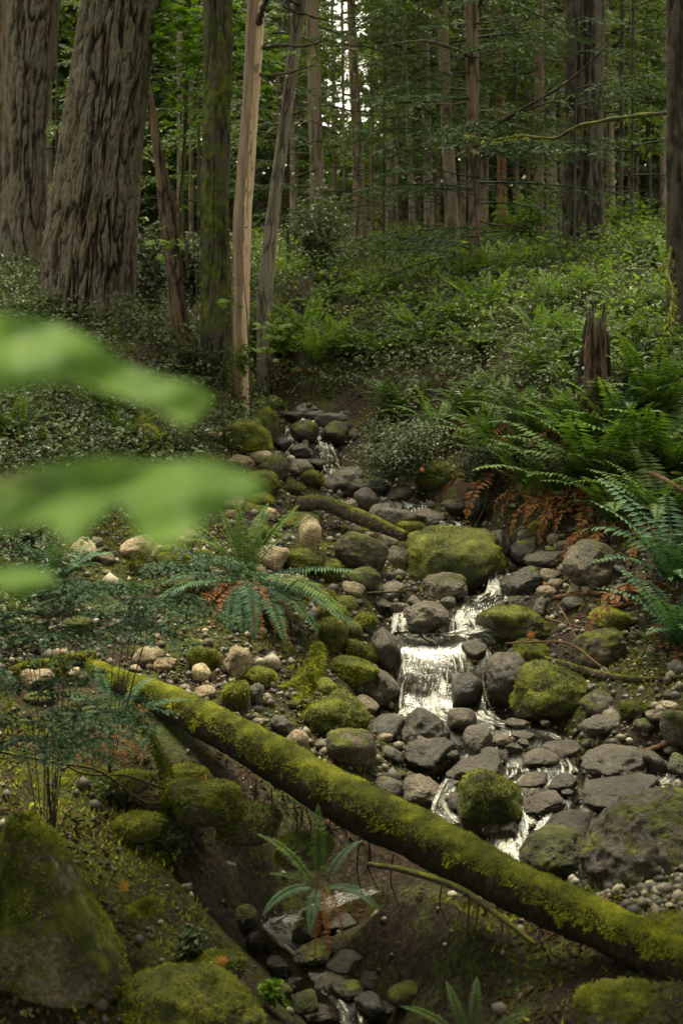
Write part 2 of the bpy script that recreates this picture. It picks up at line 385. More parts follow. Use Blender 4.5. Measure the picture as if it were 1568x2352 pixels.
# ------------------------------------------------------------------ terrain
RIB = {   # left px, right px, y px, metres ahead, foam
 'main': [(572,600,893,14.6,.7),(590,625,915,14.2,.4),(640,700,950,13.3,.3),(700,760,975,12.8,.4),(715,765,1000,12.4,.65),(722,772,1030,11.9,.65),(735,785,1060,11.4,.5),(745,805,1090,10.9,.65),
  (800,860,1110,10.6,.3),(850,960,1135,10.2,.3),(930,985,1160,9.9,.75),(940,1000,1185,9.6,.4),(1010,1080,1200,9.4,.5),(1030,1095,1225,9.15,.9),(1078,1150,1245,8.95,.75),(1100,1165,1275,8.7,.55),
  (1118,1176,1300,8.5,.95),(1110,1170,1352,8.1,1.0),(1062,1175,1378,7.85,.5),(1040,1160,1398,7.7,.3),(1030,1150,1415,7.6,.85),(1032,1145,1444,7.42,.85),(895,1112,1454,7.36,.8),(888,1130,1470,7.25,.1),
  (900,1135,1490,7.12,.2),(905,1132,1545,6.95,.2),(903,1132,1605,6.8,.3),(893,1155,1634,6.68,1.0),(900,1200,1650,6.55,.55),(1040,1330,1690,6.25,.1),(1030,1345,1735,5.98,.3),(1050,1350,1775,5.78,.55),
  (990,1330,1830,5.5,.42),(1080,1290,1890,5.28,.62),(1130,1262,1950,5.1,.9),(1150,1275,2010,4.95,.6),(1050,1230,2060,4.85,.3)],
 'low': [(760,900,2050,5.0,.1),(650,760,2095,4.85,.35),(590,680,2120,4.75,.7),(610,700,2150,4.65,.3),(660,760,2200,4.5,.05),(710,820,2260,4.35,.2),(760,850,2310,4.2,.5),(780,870,2380,4.0,.3),(780,960,2460,3.8,.2)],
 'side': [(900,945,1402,7.75,.6),(895,950,1425,7.6,.9),(890,965,1455,7.37,.8)],
 'trickle': [(652,688,975,12.8,.3),(650,690,1008,12.3,.75),(658,700,1035,11.9,.6),(700,740,1066,11.3,.5)],
 'right': [(1500,1575,1760,5.75,.4),(1490,1550,1795,5.5,.6),(1400,1480,1835,5.42,.3)],
 'left': [(1010,1060,1795,5.68,.4),(985,1055,1850,5.42,.65),(1010,1100,1895,5.24,.6)],
}
def ribbon(rows, step=.03, nc=15):
    L = np.array([P(r[0], r[2], r[3]) for r in rows]); R = np.array([P(r[1], r[2], r[3]) for r in rows])
    fo = np.array([[r[4], r[2], 0] for r in rows])
    mid = (L+R)/2; ln = np.linalg.norm(np.diff(mid, axis=0), axis=1).sum()
    n = max(12, int(ln/step))
    L2, R2, f2 = smooth_path(L, n), smooth_path(R, n), smooth_path(fo, n)
    m2 = (L2+R2)/2; s = np.concatenate([[0], np.cumsum(np.linalg.norm(np.diff(m2, axis=0), axis=1))])
    t = np.linspace(0, 1, nc)
    V = L2[:, None]*(1-t)[None, :, None]+R2[:, None]*t[None, :, None]
    W = np.linalg.norm(R2-L2, axis=1)
    fu = (t[None]-.5)*W[:, None]; fv = np.repeat(s[:, None], nc, 1)
    foam = np.repeat(np.clip(f2[:, :1], 0, 1), nc, 1); yy = np.repeat(f2[:, 1:2], nc, 1); tt = np.repeat(t[None], n, 0)
    return V, fu, fv, foam, yy, tt
RIBG = {k: ribbon(v) for k, v in RIB.items()}
_rp = np.concatenate([g[0][::3, ::3].reshape(-1, 3) for g in RIBG.values()])

CP = [(700,560,32),(300,590,30),(1000,560,32),(1300,550,30),(1560,560,27),(100,600,26),
 (300,468,60),(800,468,60),(1300,462,60),(300,405,100),(800,405,100),(1300,400,100),
 (200,740,13.4),(300,760,12.8),(50,640,18),(495,880,12.3),(555,905,11.9),(415,800,12.2),(600,720,14.8),(735,625,20),(829,612,22),(1042,575,24),(1090,665,16.8),(1236,590,21),(1340,600,17.5),(1421,558,22),(1540,720,11.5),
 (900,750,15),(880,860,13.2),(1100,850,12),(1300,850,10.8),(1367,950,9.3),(1000,1000,11.2),(1150,1100,9.4),(1380,1170,8.5),(1500,1240,7.6),(1530,1500,6.6),(1300,1400,7.6),(1450,1400,7.1),(1400,1560,6.5),(1300,1700,6.05),(1500,1700,5.75),(1450,1850,5.1),(1560,1000,8.9),
 (450,950,11.2),(300,900,11.2),(100,850,11.2),(300,1050,9.3),(100,1050,8.9),(500,1080,9.8),(600,1080,10.0),(500,1200,8.7),(650,1200,9.0),(300,1200,8.1),(80,1200,7.8),(300,1350,7.1),(560,1350,7.25),(100,1400,6.5),
 (700,1300,7.9),(760,1400,7.55),(500,1500,6.6),(300,1520,6.35),(100,1560,6.0),(650,1600,6.3),(800,1560,6.85),(700,1700,5.9),(850,1750,5.85),(880,1350,7.9),(860,1250,8.7),(760,1180,9.4),
 (250,1660,5.5),(100,1720,5.2),(300,1800,5.0),(100,1900,4.5),(450,1850,4.9),(600,2000,4.75),(300,2150,4.0),(100,2300,3.5),(850,2040,4.35),(1100,2140,4.1),(1100,2330,3.7),(1500,2330,3.1),(1350,2180,3.85),(1560,2230,3.4),(480,2320,3.7),
]
_c = [P(*c) for c in CP]+[g[0][i, 7]-np.array([0, 0, .1]) for g in (RIBG['main'], RIBG['low']) for i in range(0, len(g[0]), 30)]
for d, zl, zr in ((1.2,-2,-2),(2.5,-2.1,-2.1),(5,-1.8,-1.7),(8,-1.2,-.9),(12,-.3,-.2),(20,.6,.9),(35,2,2),(100,7,7)):
    _c += [np.array([-.95*d, d, zl]), np.array([.95*d, d, zr])]
_c += [np.array([0, 1.2, -2.2]), np.array([.0, 2.5, -2.45]), np.array([0, 200, 14.0]), np.array([-180, 200, 14.0]), np.array([180, 200, 14.0])]
_c = np.array(_c)
def _uv(X, Y): return np.stack([X/Y*3.0, np.log(Y)*1.6], -1)
def _k(r2): return .5*r2*np.log(r2+1e-9)
_q = _uv(_c[:, 0], _c[:, 1]); _n = len(_q)
_K = _k(((_q[:, None]-_q[None])**2).sum(-1))+np.eye(_n)*.004
_A = np.zeros((_n+3, _n+3)); _A[:_n, :_n] = _K; _A[:_n, _n] = 1; _A[:_n, _n+1:] = _q; _A[_n, :_n] = 1; _A[_n+1:, :_n] = _q.T
_w = np.linalg.solve(_A, np.concatenate([_c[:, 2]/_c[:, 1], [0, 0, 0]]))     # interpolates the slope z / Y
def T(X, Y, carve=True):
    X = np.atleast_1d(np.asarray(X, float)); Y = np.atleast_1d(np.asarray(Y, float)); out = np.empty(len(X))
    for a in range(0, len(X), 8000):
        x, y = X[a:a+8000], Y[a:a+8000]; q = _uv(x, y)
        z = (_k(((q[:, None]-_q[None])**2).sum(-1)) @ _w[:_n]+_w[_n]+q @ _w[_n+1:])*y
        amp = np.clip(y*.02, .04, .5)
        p = np.stack([x, y, 0*x], -1)
        z = z+(fbm(p*2.2, 4, 3)-.5)*amp*1.1+(fbm(p*.5, 2, 5)-.5)*np.clip(y-9, 0, 15)*.035
        if carve:
            d2 = (x[:, None]-_rp[None, :, 0])**2+(y[:, None]-_rp[None, :, 1])**2
            i = d2.argmin(1); dd = np.sqrt(d2[np.arange(len(x)), i])
            lim = _rp[i, 2]-.09+np.maximum(0, dd-.06)*1.3+np.maximum(0, dd-.35)**2*8*(.6+.8*fbm(p*3+9, 2, 8))
            z = np.where(dd < .9, np.minimum(z, lim), z)
        out[a:a+8000] = z
    return out
_ds = np.exp(np.linspace(math.log(1.6), math.log(90), 260))
def ground(x, y):
    """metres ahead at which the ray through pixel x, y meets the ground"""
    q = np.array([P(x, y, d) for d in _ds]); dz = q[:, 2]-T(q[:, 0], q[:, 1]); k = np.nonzero(dz <= 0)[0]
    if not len(k): return 40.0
    k = k[0]
    if k == 0: return _ds[0]
    t = dz[k-1]/(dz[k-1]-dz[k]); return _ds[k-1]+(_ds[k]-_ds[k-1])*t

nu, nv = 300, 460
uu = np.linspace(-1.0, 1.0, nu); uu = np.sign(uu)*(np.abs(uu)**1.35); vv = np.exp(np.linspace(math.log(.9), math.log(220), nv))
vv = np.exp(np.interp(np.linspace(0, 1, nv), [0, .08, .75, 1], [math.log(.9), math.log(2.8), math.log(22), math.log(260)]))
UU, VV = np.meshgrid(uu, vv); GX = (UU*VV).ravel(); GY = VV.ravel()
GZ = T(GX, GY)
i, j = np.meshgrid(np.arange(nv-1), np.arange(nu-1), indexing='ij')
GF = np.stack([i*nu+j, i*nu+j+1, (i+1)*nu+j+1, (i+1)*nu+j], -1).reshape(-1, 4)
tag(link('forest_floor', make_mesh('forest_floor', np.stack([GX, GY, GZ], -1), [GF], M['ground'])), kind='structure')
# wide ground sheet below, out to the horizon
bmv = np.array([[-500, -60, -4.0], [500, -60, -4.0], [500, 500, -3.8], [-500, 500, -3.8]])
tag(link('ground', make_mesh('ground', bmv, [np.array([[0, 1, 2, 3]])], M['ground'])), kind='structure')

# ------------------------------------------------------------------ creek water
VB, FB, at = [], [], {'fu': [], 'fv': [], 'foam': []}; nb = 0
for key, (V, fu, fv, foam, yy, tt) in RIBG.items():
    n, nc = V.shape[:2]; foam = foam.copy()
    if key == 'main':     # the two-stepped fall: left band, slanting middle band, right band
        inf = (yy > 1478) & (yy < 1634)
        k = (yy-1478)/156.0
        band = np.maximum.reduce([np.exp(-((tt-.07)/.08)**2)*np.clip(k*2, .2, 1), np.exp(-((tt-(.74-.40*k))/(.05+.06*k))**2)*1.2, np.exp(-((tt-.95)/.05)**2)*1.1])
        foam = np.where(inf, foam*.4+band*.5, foam)
    edge = np.minimum(tt, 1-tt)
    Vf = V.reshape(-1, 3).copy(); ff = foam.ravel()
    q = np.stack([fu.ravel()*9, fv.ravel()*4, 0*ff], -1)
    Vf[:, 2] += (fbm(q, 4, 11)-.5)*(.035+.07*np.clip(ff, 0, 1))-(np.clip(.09-edge.ravel(), 0, 1)*.9)
    Vf[:, 1] += (fbm(q+7, 3, 12)-.5)*(.05*np.clip(ff, 0, 1))
    a, b = np.meshgrid(np.arange(n-1), np.arange(nc-1), indexing='ij')
    FB.append(np.stack([a*nc+b, a*nc+b+1, (a+1)*nc+b+1, (a+1)*nc+b], -1).reshape(-1, 4)+nb); VB.append(Vf); nb += len(Vf)
    at['fu'].append(fu.ravel()); at['fv'].append(fv.ravel()); at['foam'].append(ff)
me = make_mesh('stream', np.concatenate(VB), [np.concatenate(FB)], M['water'], {k: np.concatenate(v) for k, v in at.items()})
tag(link('stream', me), kind='structure')
# flying drops and strings of broken water at the falls: one mass nobody could count
mb = MB(); oct_v = np.array([[1,0,0],[-1,0,0],[0,1,0],[0,-1,0],[0,0,1],[0,0,-1.0]]); oct_f = np.array([[0,2,4],[2,1,4],[1,3,4],[3,0,4],[2,0,5],[1,2,5],[3,1,5],[0,3,5]])
for key, (V, fu, fv, foam, yy, tt) in RIBG.items():
    Vf = V.reshape(-1, 3); ff = foam.ravel(); y_ = yy.ravel(); t_ = tt.ravel()
    k = (y_-1478)/156.0; band = np.maximum.reduce([np.exp(-((t_-.10)/.10)**2), np.exp(-((t_-(.80-.55*k))/.12)**2), np.exp(-((t_-.95)/.05)**2)])
    w = np.clip(ff, 0, 1)**2
    if key == 'main': w = np.where((y_ > 1478) & (y_ < 1634), band, w)
    w = w/w.sum(); n = int({'main': 450}.get(key, 40)); idx = rs.choice(len(Vf), n, p=w)
    for q, s in zip(Vf[idx]+rs.normal(0, 1, (n, 3))*[.012, .012, .008]+[0, -.008, .012], np.exp(rs.normal(-6.2, .4, n))):
        mb.add(oct_v*[s, s, s*rs.uniform(1, 3.2)]+q, oct_f)
tag(link('water_spray', mb.mesh('water_spray', M['spray'])), 'white splashing drops over the small falls of the creek', 'splashing water', kind='stuff')

# ------------------------------------------------------------------ rocks
def ico(sub):
    bm = bmesh.new(); bmesh.ops.create_icosphere(bm, subdivisions=sub, radius=1)
    V = np.array([v.co[:] for v in bm.verts]); F = np.array([[v.index for v in f.verts] for f in bm.faces]); bm.free(); return V, F
ICO = {s: ico(s) for s in (2, 3, 4, 5, 6)}
def rock_mesh(seed, sub, angular, name='rock', taper=0):
    V, F = ICO[sub]; r = np.random.RandomState(seed)
    n = 11 if angular > .5 else 24
    pn = norm(r.normal(size=(n, 3))); pd = r.uniform(.66 if angular > .5 else .74, 1.0, n)
    dots = V @ pn.T; rad = np.where(dots > .05, pd/np.maximum(dots, .05), 9)
    k = 15 if angular > .5 else 7
    R = -np.log(np.exp(-k*np.minimum(rad, 3)).sum(1)+np.exp(-k*1.08))/k
    R = np.clip(R, .4, 1.2)
    R = R*(1+(fbm(V*1.7+seed, 3, seed)-.5)*.34+(fbm(V*6+seed, 4, seed+1)-.5)*.16)
    if sub >= 6: R = R*(1+(fbm(V*9, 4, seed+3)-.5)*.05+(fbm(V*40, 3, seed+4)-.5)*.012)
    if sub >= 4: R = R*(1+(fbm(V*19, 3, seed+2)-.5)*.055)
    Q = V*R[:, None]
    if taper: Q[:, :2] *= (1-taper*np.clip((Q[:, 2:3]+.9)/1.8, 0, 1)); Q[:, 0] -= .12*Q[:, 2]
    lo, hi = Q.min(0), Q.max(0); Q = (Q-(lo+hi)/2)/(hi-lo)
    return make_mesh(name, Q, [F], M['rock'])
ROCKM = {}
def rock_variant(sub, ang, k):
    key = (sub, ang, k)
    if key not in ROCKM: ROCKM[key] = rock_mesh(100+k*7+ang*50+sub, sub, ang)
    return ROCKM[key]
#        tone moss wet warm angular
KIND = {'p': (.84, .12, .0, 1.0, 0), 'P': (.82, .20, .0, .9, 1), 't': (.62, .22, .15, 1.0, 0), 'g': (.62, .26, .2, .8, 0), 'G': (.56, .15, .5, .45, 1),
        'd': (.30, .34, .6, .8, 0), 'D': (.42, .15, .9, .6, 1), 'w': (.48, .12, .85, 1.0, 1), 'm': (.45, .62, .2, .6, 0), 'M': (.45, .82, .0, .7, 0), 'k': (.28, .45, .4, .95, 0),
        's': (.42, .30, .3, .85, 1), 'r': (.42, .15, .5, 1.0, 1), 'n': (.42, .60, .1, .8, 0), 'h': (.50, .74, .1, .8, 0)}
ROCKS_XY = []
_ra = np.concatenate([g[0][::2, 1:-1].reshape(-1, 3) for g in RIBG.values()]); _rpx, _rpy = proj(_ra); _rpd = _ra[:, 1]
def place_rock(x, y, w, h, kind, name, label, cat, group=None, d=None, depthk=.85, seed=None, sink=.0):
    s = seed if seed is not None else rs.randint(1e6)
    r = np.random.RandomState(s)
    tone, moss, wet, warm, ang = KIND[kind]
    if d is None:
        d = ground(x, min(y+h*.42, 2350)); k2 = (_rpx-x)**2+(_rpy-y-h*.42)**2; j = k2.argmin()
        if k2[j] < 500: d = min(d, _rpd[j])
    k2 = ((_rpx-x)**2+(_rpy-y)**2).min()**.5; near = np.clip(1-(k2-w*.4)/60, 0, 1)*(y > 920)
    wet = max(wet, .85*near); tone = tone*(1-.18*near)
    dc = d+mm(w, d)*.3
    c = P(x, y+h*sink, dc); W = mm(w, dc)*1.14; H = mm(h, dc)*1.22; D = (W*.6+H*.5)*depthk/.85*.95
    sub = 5 if w > 85 else (4 if w > 26 else 3)
    o = link(name, rock_variant(sub, ang, r.randint(0, 9 if sub > 4 else 14)), None, c, (r.normal(0, .06), r.normal(0, .06), r.choice([0, math.pi])+r.normal(0, .3)), (W, D, H))
    o.color = (max(.05, tone*(.78 if kind in 'pP' else .64 if kind == 't' else .52)*r.uniform(.75, 1.2)), min(1, max(0, moss+r.normal(0, .07))), wet, min(1, max(0, warm+r.normal(0, .15))))
    ROCKS_XY.append((x, y, w, h))
    return tag(o, label, cat, group)
B = [  # x, y, w, h, kind, label
 (1034,1290,222,135,'h','large boulder with yellow-green moss cap left of the narrow chute of white water'),
 (1021,1352,98,62,'t','rounded tan stone leaning against the front of the big mossy boulder'),
 (979,1415,98,60,'t','wide tan stone on the lip to the left of the middle cascade'),
 (831,1276,108,96,'m','round grey boulder with mossy front left of the big moss-capped boulder'),
 (889,1250,46,44,'g','small round stone between the grey mossy boulder and the big moss-capped one'),
 (914,1283,56,54,'g','smooth grey egg-shaped stone at the left side of the moss-capped boulder'),
 (834,1332,74,50,'m','low stone with patchy moss just below the round grey mossy boulder'),
 (811,1356,52,36,'t','tan stone with a flat top below the round grey mossy boulder'),
 (898,1357,62,36,'g','flat grey stone below the egg-shaped grey stone'),
 (885,1326,44,28,'k','dark small stone tucked under the egg-shaped grey stone'),
 (869,1382,90,26,'D','flat dark wet slab beside the thin stick above the left trickle'),
 (917,1396,44,26,'t','small tan block above the left trickle of the wide fall'),
 (1029,1385,34,26,'w','reddish wet stone just right of the wide tan lip stone'),
 (964,1444,52,24,'g','low grey stone on the water line between left trickle and middle cascade'),
 (1149,1258,58,74,'D','black wet stone standing between the two bends of the chute'),
 (1208,1274,76,62,'d','dark brown boulder right of the black wet stone'),
 (1362,1300,128,104,'s','large slate-coloured boulder on the right bank under the hanging ferns'),
 (1252,1288,92,44,'s','long slate stone leaning left of the large slate-coloured boulder'),
 (1198,1340,92,74,'s','brown-grey boulder at the right foot of the chute'),
 (1263,1326,60,34,'g','grey stone in front of the long slate stone'),
 (1325,1351,50,20,'P','pale flat stone in front of the large slate-coloured boulder'),
 (1273,1346,36,32,'t','small tan stone behind the reddish-brown branches'),
 (1252,1366,44,38,'t','tan stone touching the left end of the reddish-brown branches'),
 (1207,1233,38,30,'g','small grey stone below the hanging ferns, left of its twin'),
 (1241,1213,48,32,'m','small mossy stone in the shade of the hanging ferns'),
 (1440,1358,58,32,'t','brown stone right of the pale flat stone'),
 (1472,1340,44,36,'k','small shadowed stone at the foot of the right bank ferns'),
 (1320,1385,60,28,'G','wet grey stone under the reddish-brown branches'),
 (1238,1398,34,50,'G','upright grey stone right of the middle cascade'),
 (1178,1440,150,86,'n','lumpy root-covered mossy mound right of the middle cascade'),
 (1218,1500,84,52,'m','stone with thin moss below the root-covered mound'),
 (1380,1492,114,92,'n','dome of vivid green moss on the right bank behind the long twig'),
 (1404,1430,90,66,'n','dim mossy boulder in shadow above the vivid green dome'),
 (1174,1568,116,122,'d','dark brown round boulder touching the right foot of the wide fall'),
 (1262,1594,168,128,'n','biggest dark boulder right of the wide fall with moss along its top'),
 (820,1498,60,56,'M','yellow-green moss cushion above the dark stone left of the wide fall'),
 (843,1507,64,42,'M','moss cushion touching the dark stone left of the wide fall'),
 (838,1432,50,46,'M','round moss cushion left of the small trickle'),
 (765,1462,62,76,'M','tall yellow moss lump at the right tips of the big fern'),
 (895,1492,76,92,'w','dark brown wet stone forming the left wall of the wide fall'),
 (866,1584,96,84,'t','brown boulder at the left foot of the wide fall'),
 (815,1545,104,70,'M','low mossy boulder left of the brown boulder by the fall'),
 (760,1412,64,44,'M','moss cushion behind the right fronds of the big fern'),
 (745,1375,56,36,'h','half-mossy stone under the right fronds of the big fern'),
 (1072,1588,66,76,'w','wet brown rock splitting the wide fall into its strands'),
 (792,1115,98,72,'t','granite-like tan boulder with moss below the upper cascade'),
 (840,1151,54,54,'g','dark grey boulder in front of the granite-like tan one'),
 (848,1126,90,44,'k','leaning dark slab right of the granite-like tan boulder'),
 (800,1166,44,32,'g','small grey stone left of the dark grey boulder above the driftwood'),
 (880,1176,62,38,'t','brown stone right of the dark grey boulder above the driftwood'),
 (911,1191,82,46,'t','wide brown stone beside the end of the mossy driftwood'),
 (918,1134,54,34,'g','grey stone under the leaning grey-leaved bramble'),
 (970,1186,54,32,'w','wet stone below the small white spout'),
 (1000,1196,48,34,'w','wet stone at the top of the chute'),
 (1044,1166,48,36,'k','dark stone right of the small white spout'),
 (1090,1168,44,52,'D','dark upright stone under the ferns above the chute'),
 (945,1215,70,34,'h','flat stone with moss patches above the big moss-capped boulder'),
 (1000,1222,60,34,'m','moss-edged stone directly behind the big moss-capped boulder'),
 (555,1064,56,32,'p','pale flat-topped stone right beside the tip of the blurred lower leaf'),
 (602,1053,50,34,'p','pale round stone behind the small dark-mossed boulder'),
 (630,1078,64,62,'n','small boulder with dark moss left of the tan egg-shaped stone'),
 (692,1082,60,50,'t','tan egg-shaped stone left of the upper cascade foot'),
 (715,1103,52,40,'n','moss-topped stone in front of the tan egg-shaped one'),
 (568,1010,98,82,'M','mossy hummock left of the upper cascade'),
 (505,1002,40,32,'p','pale stone at the left edge of the mossy hummock'),
 (700,995,60,52,'n','moss-covered boulder splitting the upper cascade'),
 (622,936,54,44,'M','mossy stone at the foot of the peeled trunk'),
 (612,985,50,84,'M','upright moss-covered rock left of the upper cascade'),
 (705,945,54,30,'g','grey wet stone at the head of the upper cascade'),
 (722,957,44,24,'g','flat wet stone just behind the boulder that splits the cascade'),
 (762,966,74,34,'g','long grey stone right of the head of the upper cascade'),
 (672,958,44,24,'G','grey stone left of the head of the upper cascade'),
 (645,1022,42,28,'D','small wet stone left of the left strand of the upper cascade'),
 (772,996,64,50,'n','dark mossy stone right of the upper cascade'),
 (690,1040,56,36,'D','black wet stone below the splitting boulder'),
 (726,1070,40,26,'D','black wet stone at the bottom of the upper cascade'),
 (812,1000,40,28,'g','small grey stone at the foot of the grey-leaved bramble'),
 (535,1156,52,32,'p','pale stone beneath the right end of the blurred lower leaf'),
 (530,1182,32,22,'p','smaller pale stone just below the one beneath the blurred leaf'),
 (625,1183,34,30,'p','pale round stone between fern tips and driftwood'),
 (592,1112,94,54,'M','wide mossy hummock right of the blurred lower leaf'),
 (672,1124,54,30,'M','small moss hummock below the tan egg-shaped stone'),
 (600,1150,70,30,'M','low moss ridge behind the tips of the big fern'),
 (712,1238,46,92,'P','tall flat slab standing on edge right of the big fern'),
 (600,1228,66,44,'M','mossy stone seen through the upright fronds'),
 (622,1282,76,54,'p','pale boulder right behind the upright fronds'),
 (690,1288,120,52,'M','long bright moss-covered stone right of the upright fronds'),
 (748,1310,74,48,'M','moss-covered stone sloping to the creek right of the big fern'),
 (645,1343,74,42,'p','pale oval stone right of the heart of the big fern'),
 (498,1338,68,54,'p','pale cracked stone left of the heart of the big fern'),
 (588,1316,44,40,'t','tan stone just behind the heart of the big fern'),
 (318,1262,88,54,'p','largest pale boulder on the left gravel bar, below the blurred leaf'),
 (195,1264,58,50,'p','pale boulder at the far left of the gravel bar'),
 (245,1284,38,28,'g','grey stone between the two pale boulders of the gravel bar'),
 (325,1301,54,48,'m','tan stone with green moss in front of the largest pale boulder'),
 (428,1230,46,26,'t','tan stone with a mossy top right under the blurred lower leaf'),
 (160,1290,44,28,'t','brown stone below the far left pale boulder'),
 (460,1278,48,26,'h','half-mossy stone left of the tips of the big fern'),
 (395,1290,70,34,'h','mossy stone right of the tan stone on the gravel bar'),
 (520,1290,44,30,'t','small tan stone left behind the upright fronds'),
 (335,1466,64,26,'p','pale flat stone above the pair of larger pale stones'),
 (342,1509,74,46,'p','pale stone, larger of the pair behind the upper end of the log'),
 (376,1527,52,32,'p','pale stone, smaller of the pair behind the upper end of the log'),
 (546,1523,58,66,'P','pale pyramid-shaped stone below the big fern'),
 (462,1546,40,42,'p','pale stone standing on its end left of the pyramid-shaped one'),
 (440,1481,42,28,'M','little bright moss cushion left of the withered fronds'),
 (465,1512,70,54,'M','moss cushion behind the pale standing stone'),
 (476,1478,24,22,'g','small grey stone between moss cushion and withered fronds'),
 (600,1556,74,46,'M','bright yellow moss cushion right of the pyramid-shaped stone'),
 (88,1561,74,48,'p','pale boulder at the left edge near the small mossy log'),
 (138,1504,44,28,'p','pale stone at the left behind the small mossy log'),
 (180,1512,32,22,'p','small pale stone touching the upper end of the long log'),
 (172,1547,28,26,'p','small pale stone in front of the small mossy log'),
 (95,1605,74,34,'k','dark stone below the pale boulder at the left edge'),
 (470,1592,48,28,'p','pale stone just behind the long log, left of the moss lump'),
 (541,1600,58,70,'M','moss lump behind the long log'),
 (588,1600,32,56,'G','dark grey slate on edge right of the moss lump'),
 (648,1666,52,50,'G','blue-grey angular stone behind the middle of the long log'),
 (681,1710,54,60,'p','pale tan stone touching the middle of the long log'),
 (593,1659,34,18,'p','small flat pale stone behind the long log'),
 (740,1713,34,28,'G','small grey stone right of the pale tan one by the log'),
 (775,1648,144,100,'M','broad moss-covered boulder behind the mossy root'),
 (805,1721,112,92,'n','round moss boulder just behind the middle of the long log'),
 (836,1618,60,36,'t','tan flat stone right of the broad moss-covered boulder'),
 (886,1668,82,52,'G','blue-grey stone at the foot of the wide fall'),
 (970,1690,114,108,'s','speckled boulder standing in the pool below the wide fall'),
 (962,1718,52,62,'G','smooth grey triangular stone leaning on the speckled boulder'),
 (990,1746,124,98,'s','dark brown angular boulder in front of the speckled one'),
 (1062,1656,64,58,'t','tan angular block at the foot of the wide fall'),
 (1097,1702,64,62,'t','rough tan stone right under the tan angular block'),
 (1154,1701,46,28,'p','yellowish stone showing through the shallow pool'),
 (1200,1692,50,18,'w','amber stone under the shallow water right of the yellowish one'),
 (885,1695,34,20,'p','little pale stone in front of the blue-grey stone by the fall'),
 (900,1735,50,36,'G','wet grey stone left of the dark brown angular boulder'),
 (968,1822,102,72,'g','speckled grey stone just above the long log'),
 (1122,1832,146,132,'n','dark green moss boulder in the middle of the lower rapids'),
 (1090,1770,124,56,'w','tan wet stone behind the dark green moss boulder'),
 (890,1812,64,44,'d','dark wet stone left of the speckled grey one by the log'),
 (1190,1663,64,28,'s','flat stone at the foot of the biggest dark boulder'),
 (1373,1620,76,62,'k','shadowed stone right of the biggest dark boulder'),
 (1388,1668,104,56,'s','brown-grey stone at the right edge of the shallow pool'),
 (1456,1632,62,42,'n','small stone with bright moss near the right edge'),
 (1506,1646,48,32,'g','grey stone right of the small bright mossy one'),
 (1476,1667,48,32,'k','dark cobble below the small bright mossy one'),
 (1535,1622,64,24,'t','tan flat stone at the right edge above the others'),
 (1552,1672,74,92,'m','tall greenish stone cut by the right edge'),
 (1425,1757,172,78,'r','flat reddish-brown rock in the right of the lower rapids'),
 (1430,1832,194,92,'D','dark grey wet slab below the reddish-brown rock'),
 (1555,1762,64,54,'k','dark stone at the right edge behind the reddish-brown rock'),
 (1318,1908,156,84,'D','wet grey boulder right of the lowest white chute'),
 (1276,1966,150,112,'k','black-brown boulder beside the lowest white chute'),
 (1125,1900,58,40,'r','reddish wet stone left of the lowest white chute'),
 (1108,1940,74,58,'s','brown pointed stone just behind the lower log'),
 (1090,1492,60,40,'w','wet brown rock at the top right of the wide fall'),
 (1135,1735,60,34,'w','brown wet stone breaking the water left of the rapids'),
 (1290,1722,80,30,'w','amber-brown stone just under the shallow water of the pool'),
 (1165,1905,50,36,'w','small wet stone splitting the lowest white chute'),
 (1060,1845,60,40,'D','black wet stone left of the dark green moss boulder'),
 (1290,1800,70,40,'D','dark wet stone in the right lower rapids'),
 (1240,1745,90,40,'w','submerged brown stone in the middle of the lower rapids'),
 (1240,1845,110,44,'w','flat wet stone between the two lower white chutes'),
 (1222,1790,70,26,'w','brown wet stone under the thin lower rapids'),
 (1185,1385,50,30,'d','dark stone at the right foot of the chute pool'),
 (1500,1755,46,60,'r','brown leaning stone right of the flat reddish-brown rock'),
]
for k, (x, y, w, h, kd, lb) in enumerate(B):
    nm = 'boulder' if w >= 60 else 'stone'
    place_rock(x, y, w, h, kd, nm, lb, nm, 'rocks of the creek bed and its banks', seed=500+k)
LAND = [(1034,1290,'the big moss-capped boulder'),(831,1276,'the round grey mossy boulder'),(1362,1300,'the slate-coloured boulder'),(1262,1594,'the biggest dark boulder'),(1380,1490,'the vivid green moss dome'),(560,1350,'the big fern'),(318,1262,'the largest pale boulder'),(195,1264,'the far left pale boulder'),(546,1523,'the pale pyramid-shaped stone'),(342,1509,'the larger paired pale stone'),(88,1561,'the pale boulder at the left edge'),(775,1648,'the broad moss-covered boulder'),(990,1746,'the dark brown angular boulder'),(1122,1832,'the moss boulder in the rapids'),(968,1822,'the speckled stone'),(1425,1757,'the flat reddish-brown rock'),(1178,1440,'the root-covered mound'),(700,995,'the boulder splitting the upper cascade'),(792,1115,'the granite-like tan boulder'),(712,1238,'the tall slab on edge'),(910,1190,'the end of the driftwood'),(1388,1668,'the brown-grey poolside stone'),(1530,2010,'the huge brown boulder'),(979,1415,'the wide tan lip stone'),(681,1710,'the pale tan stone by the log'),(120,2050,'the huge peaked boulder'),(735,2030,'the small fern on the dark bank'),(770,2200,'the small bank fern')]
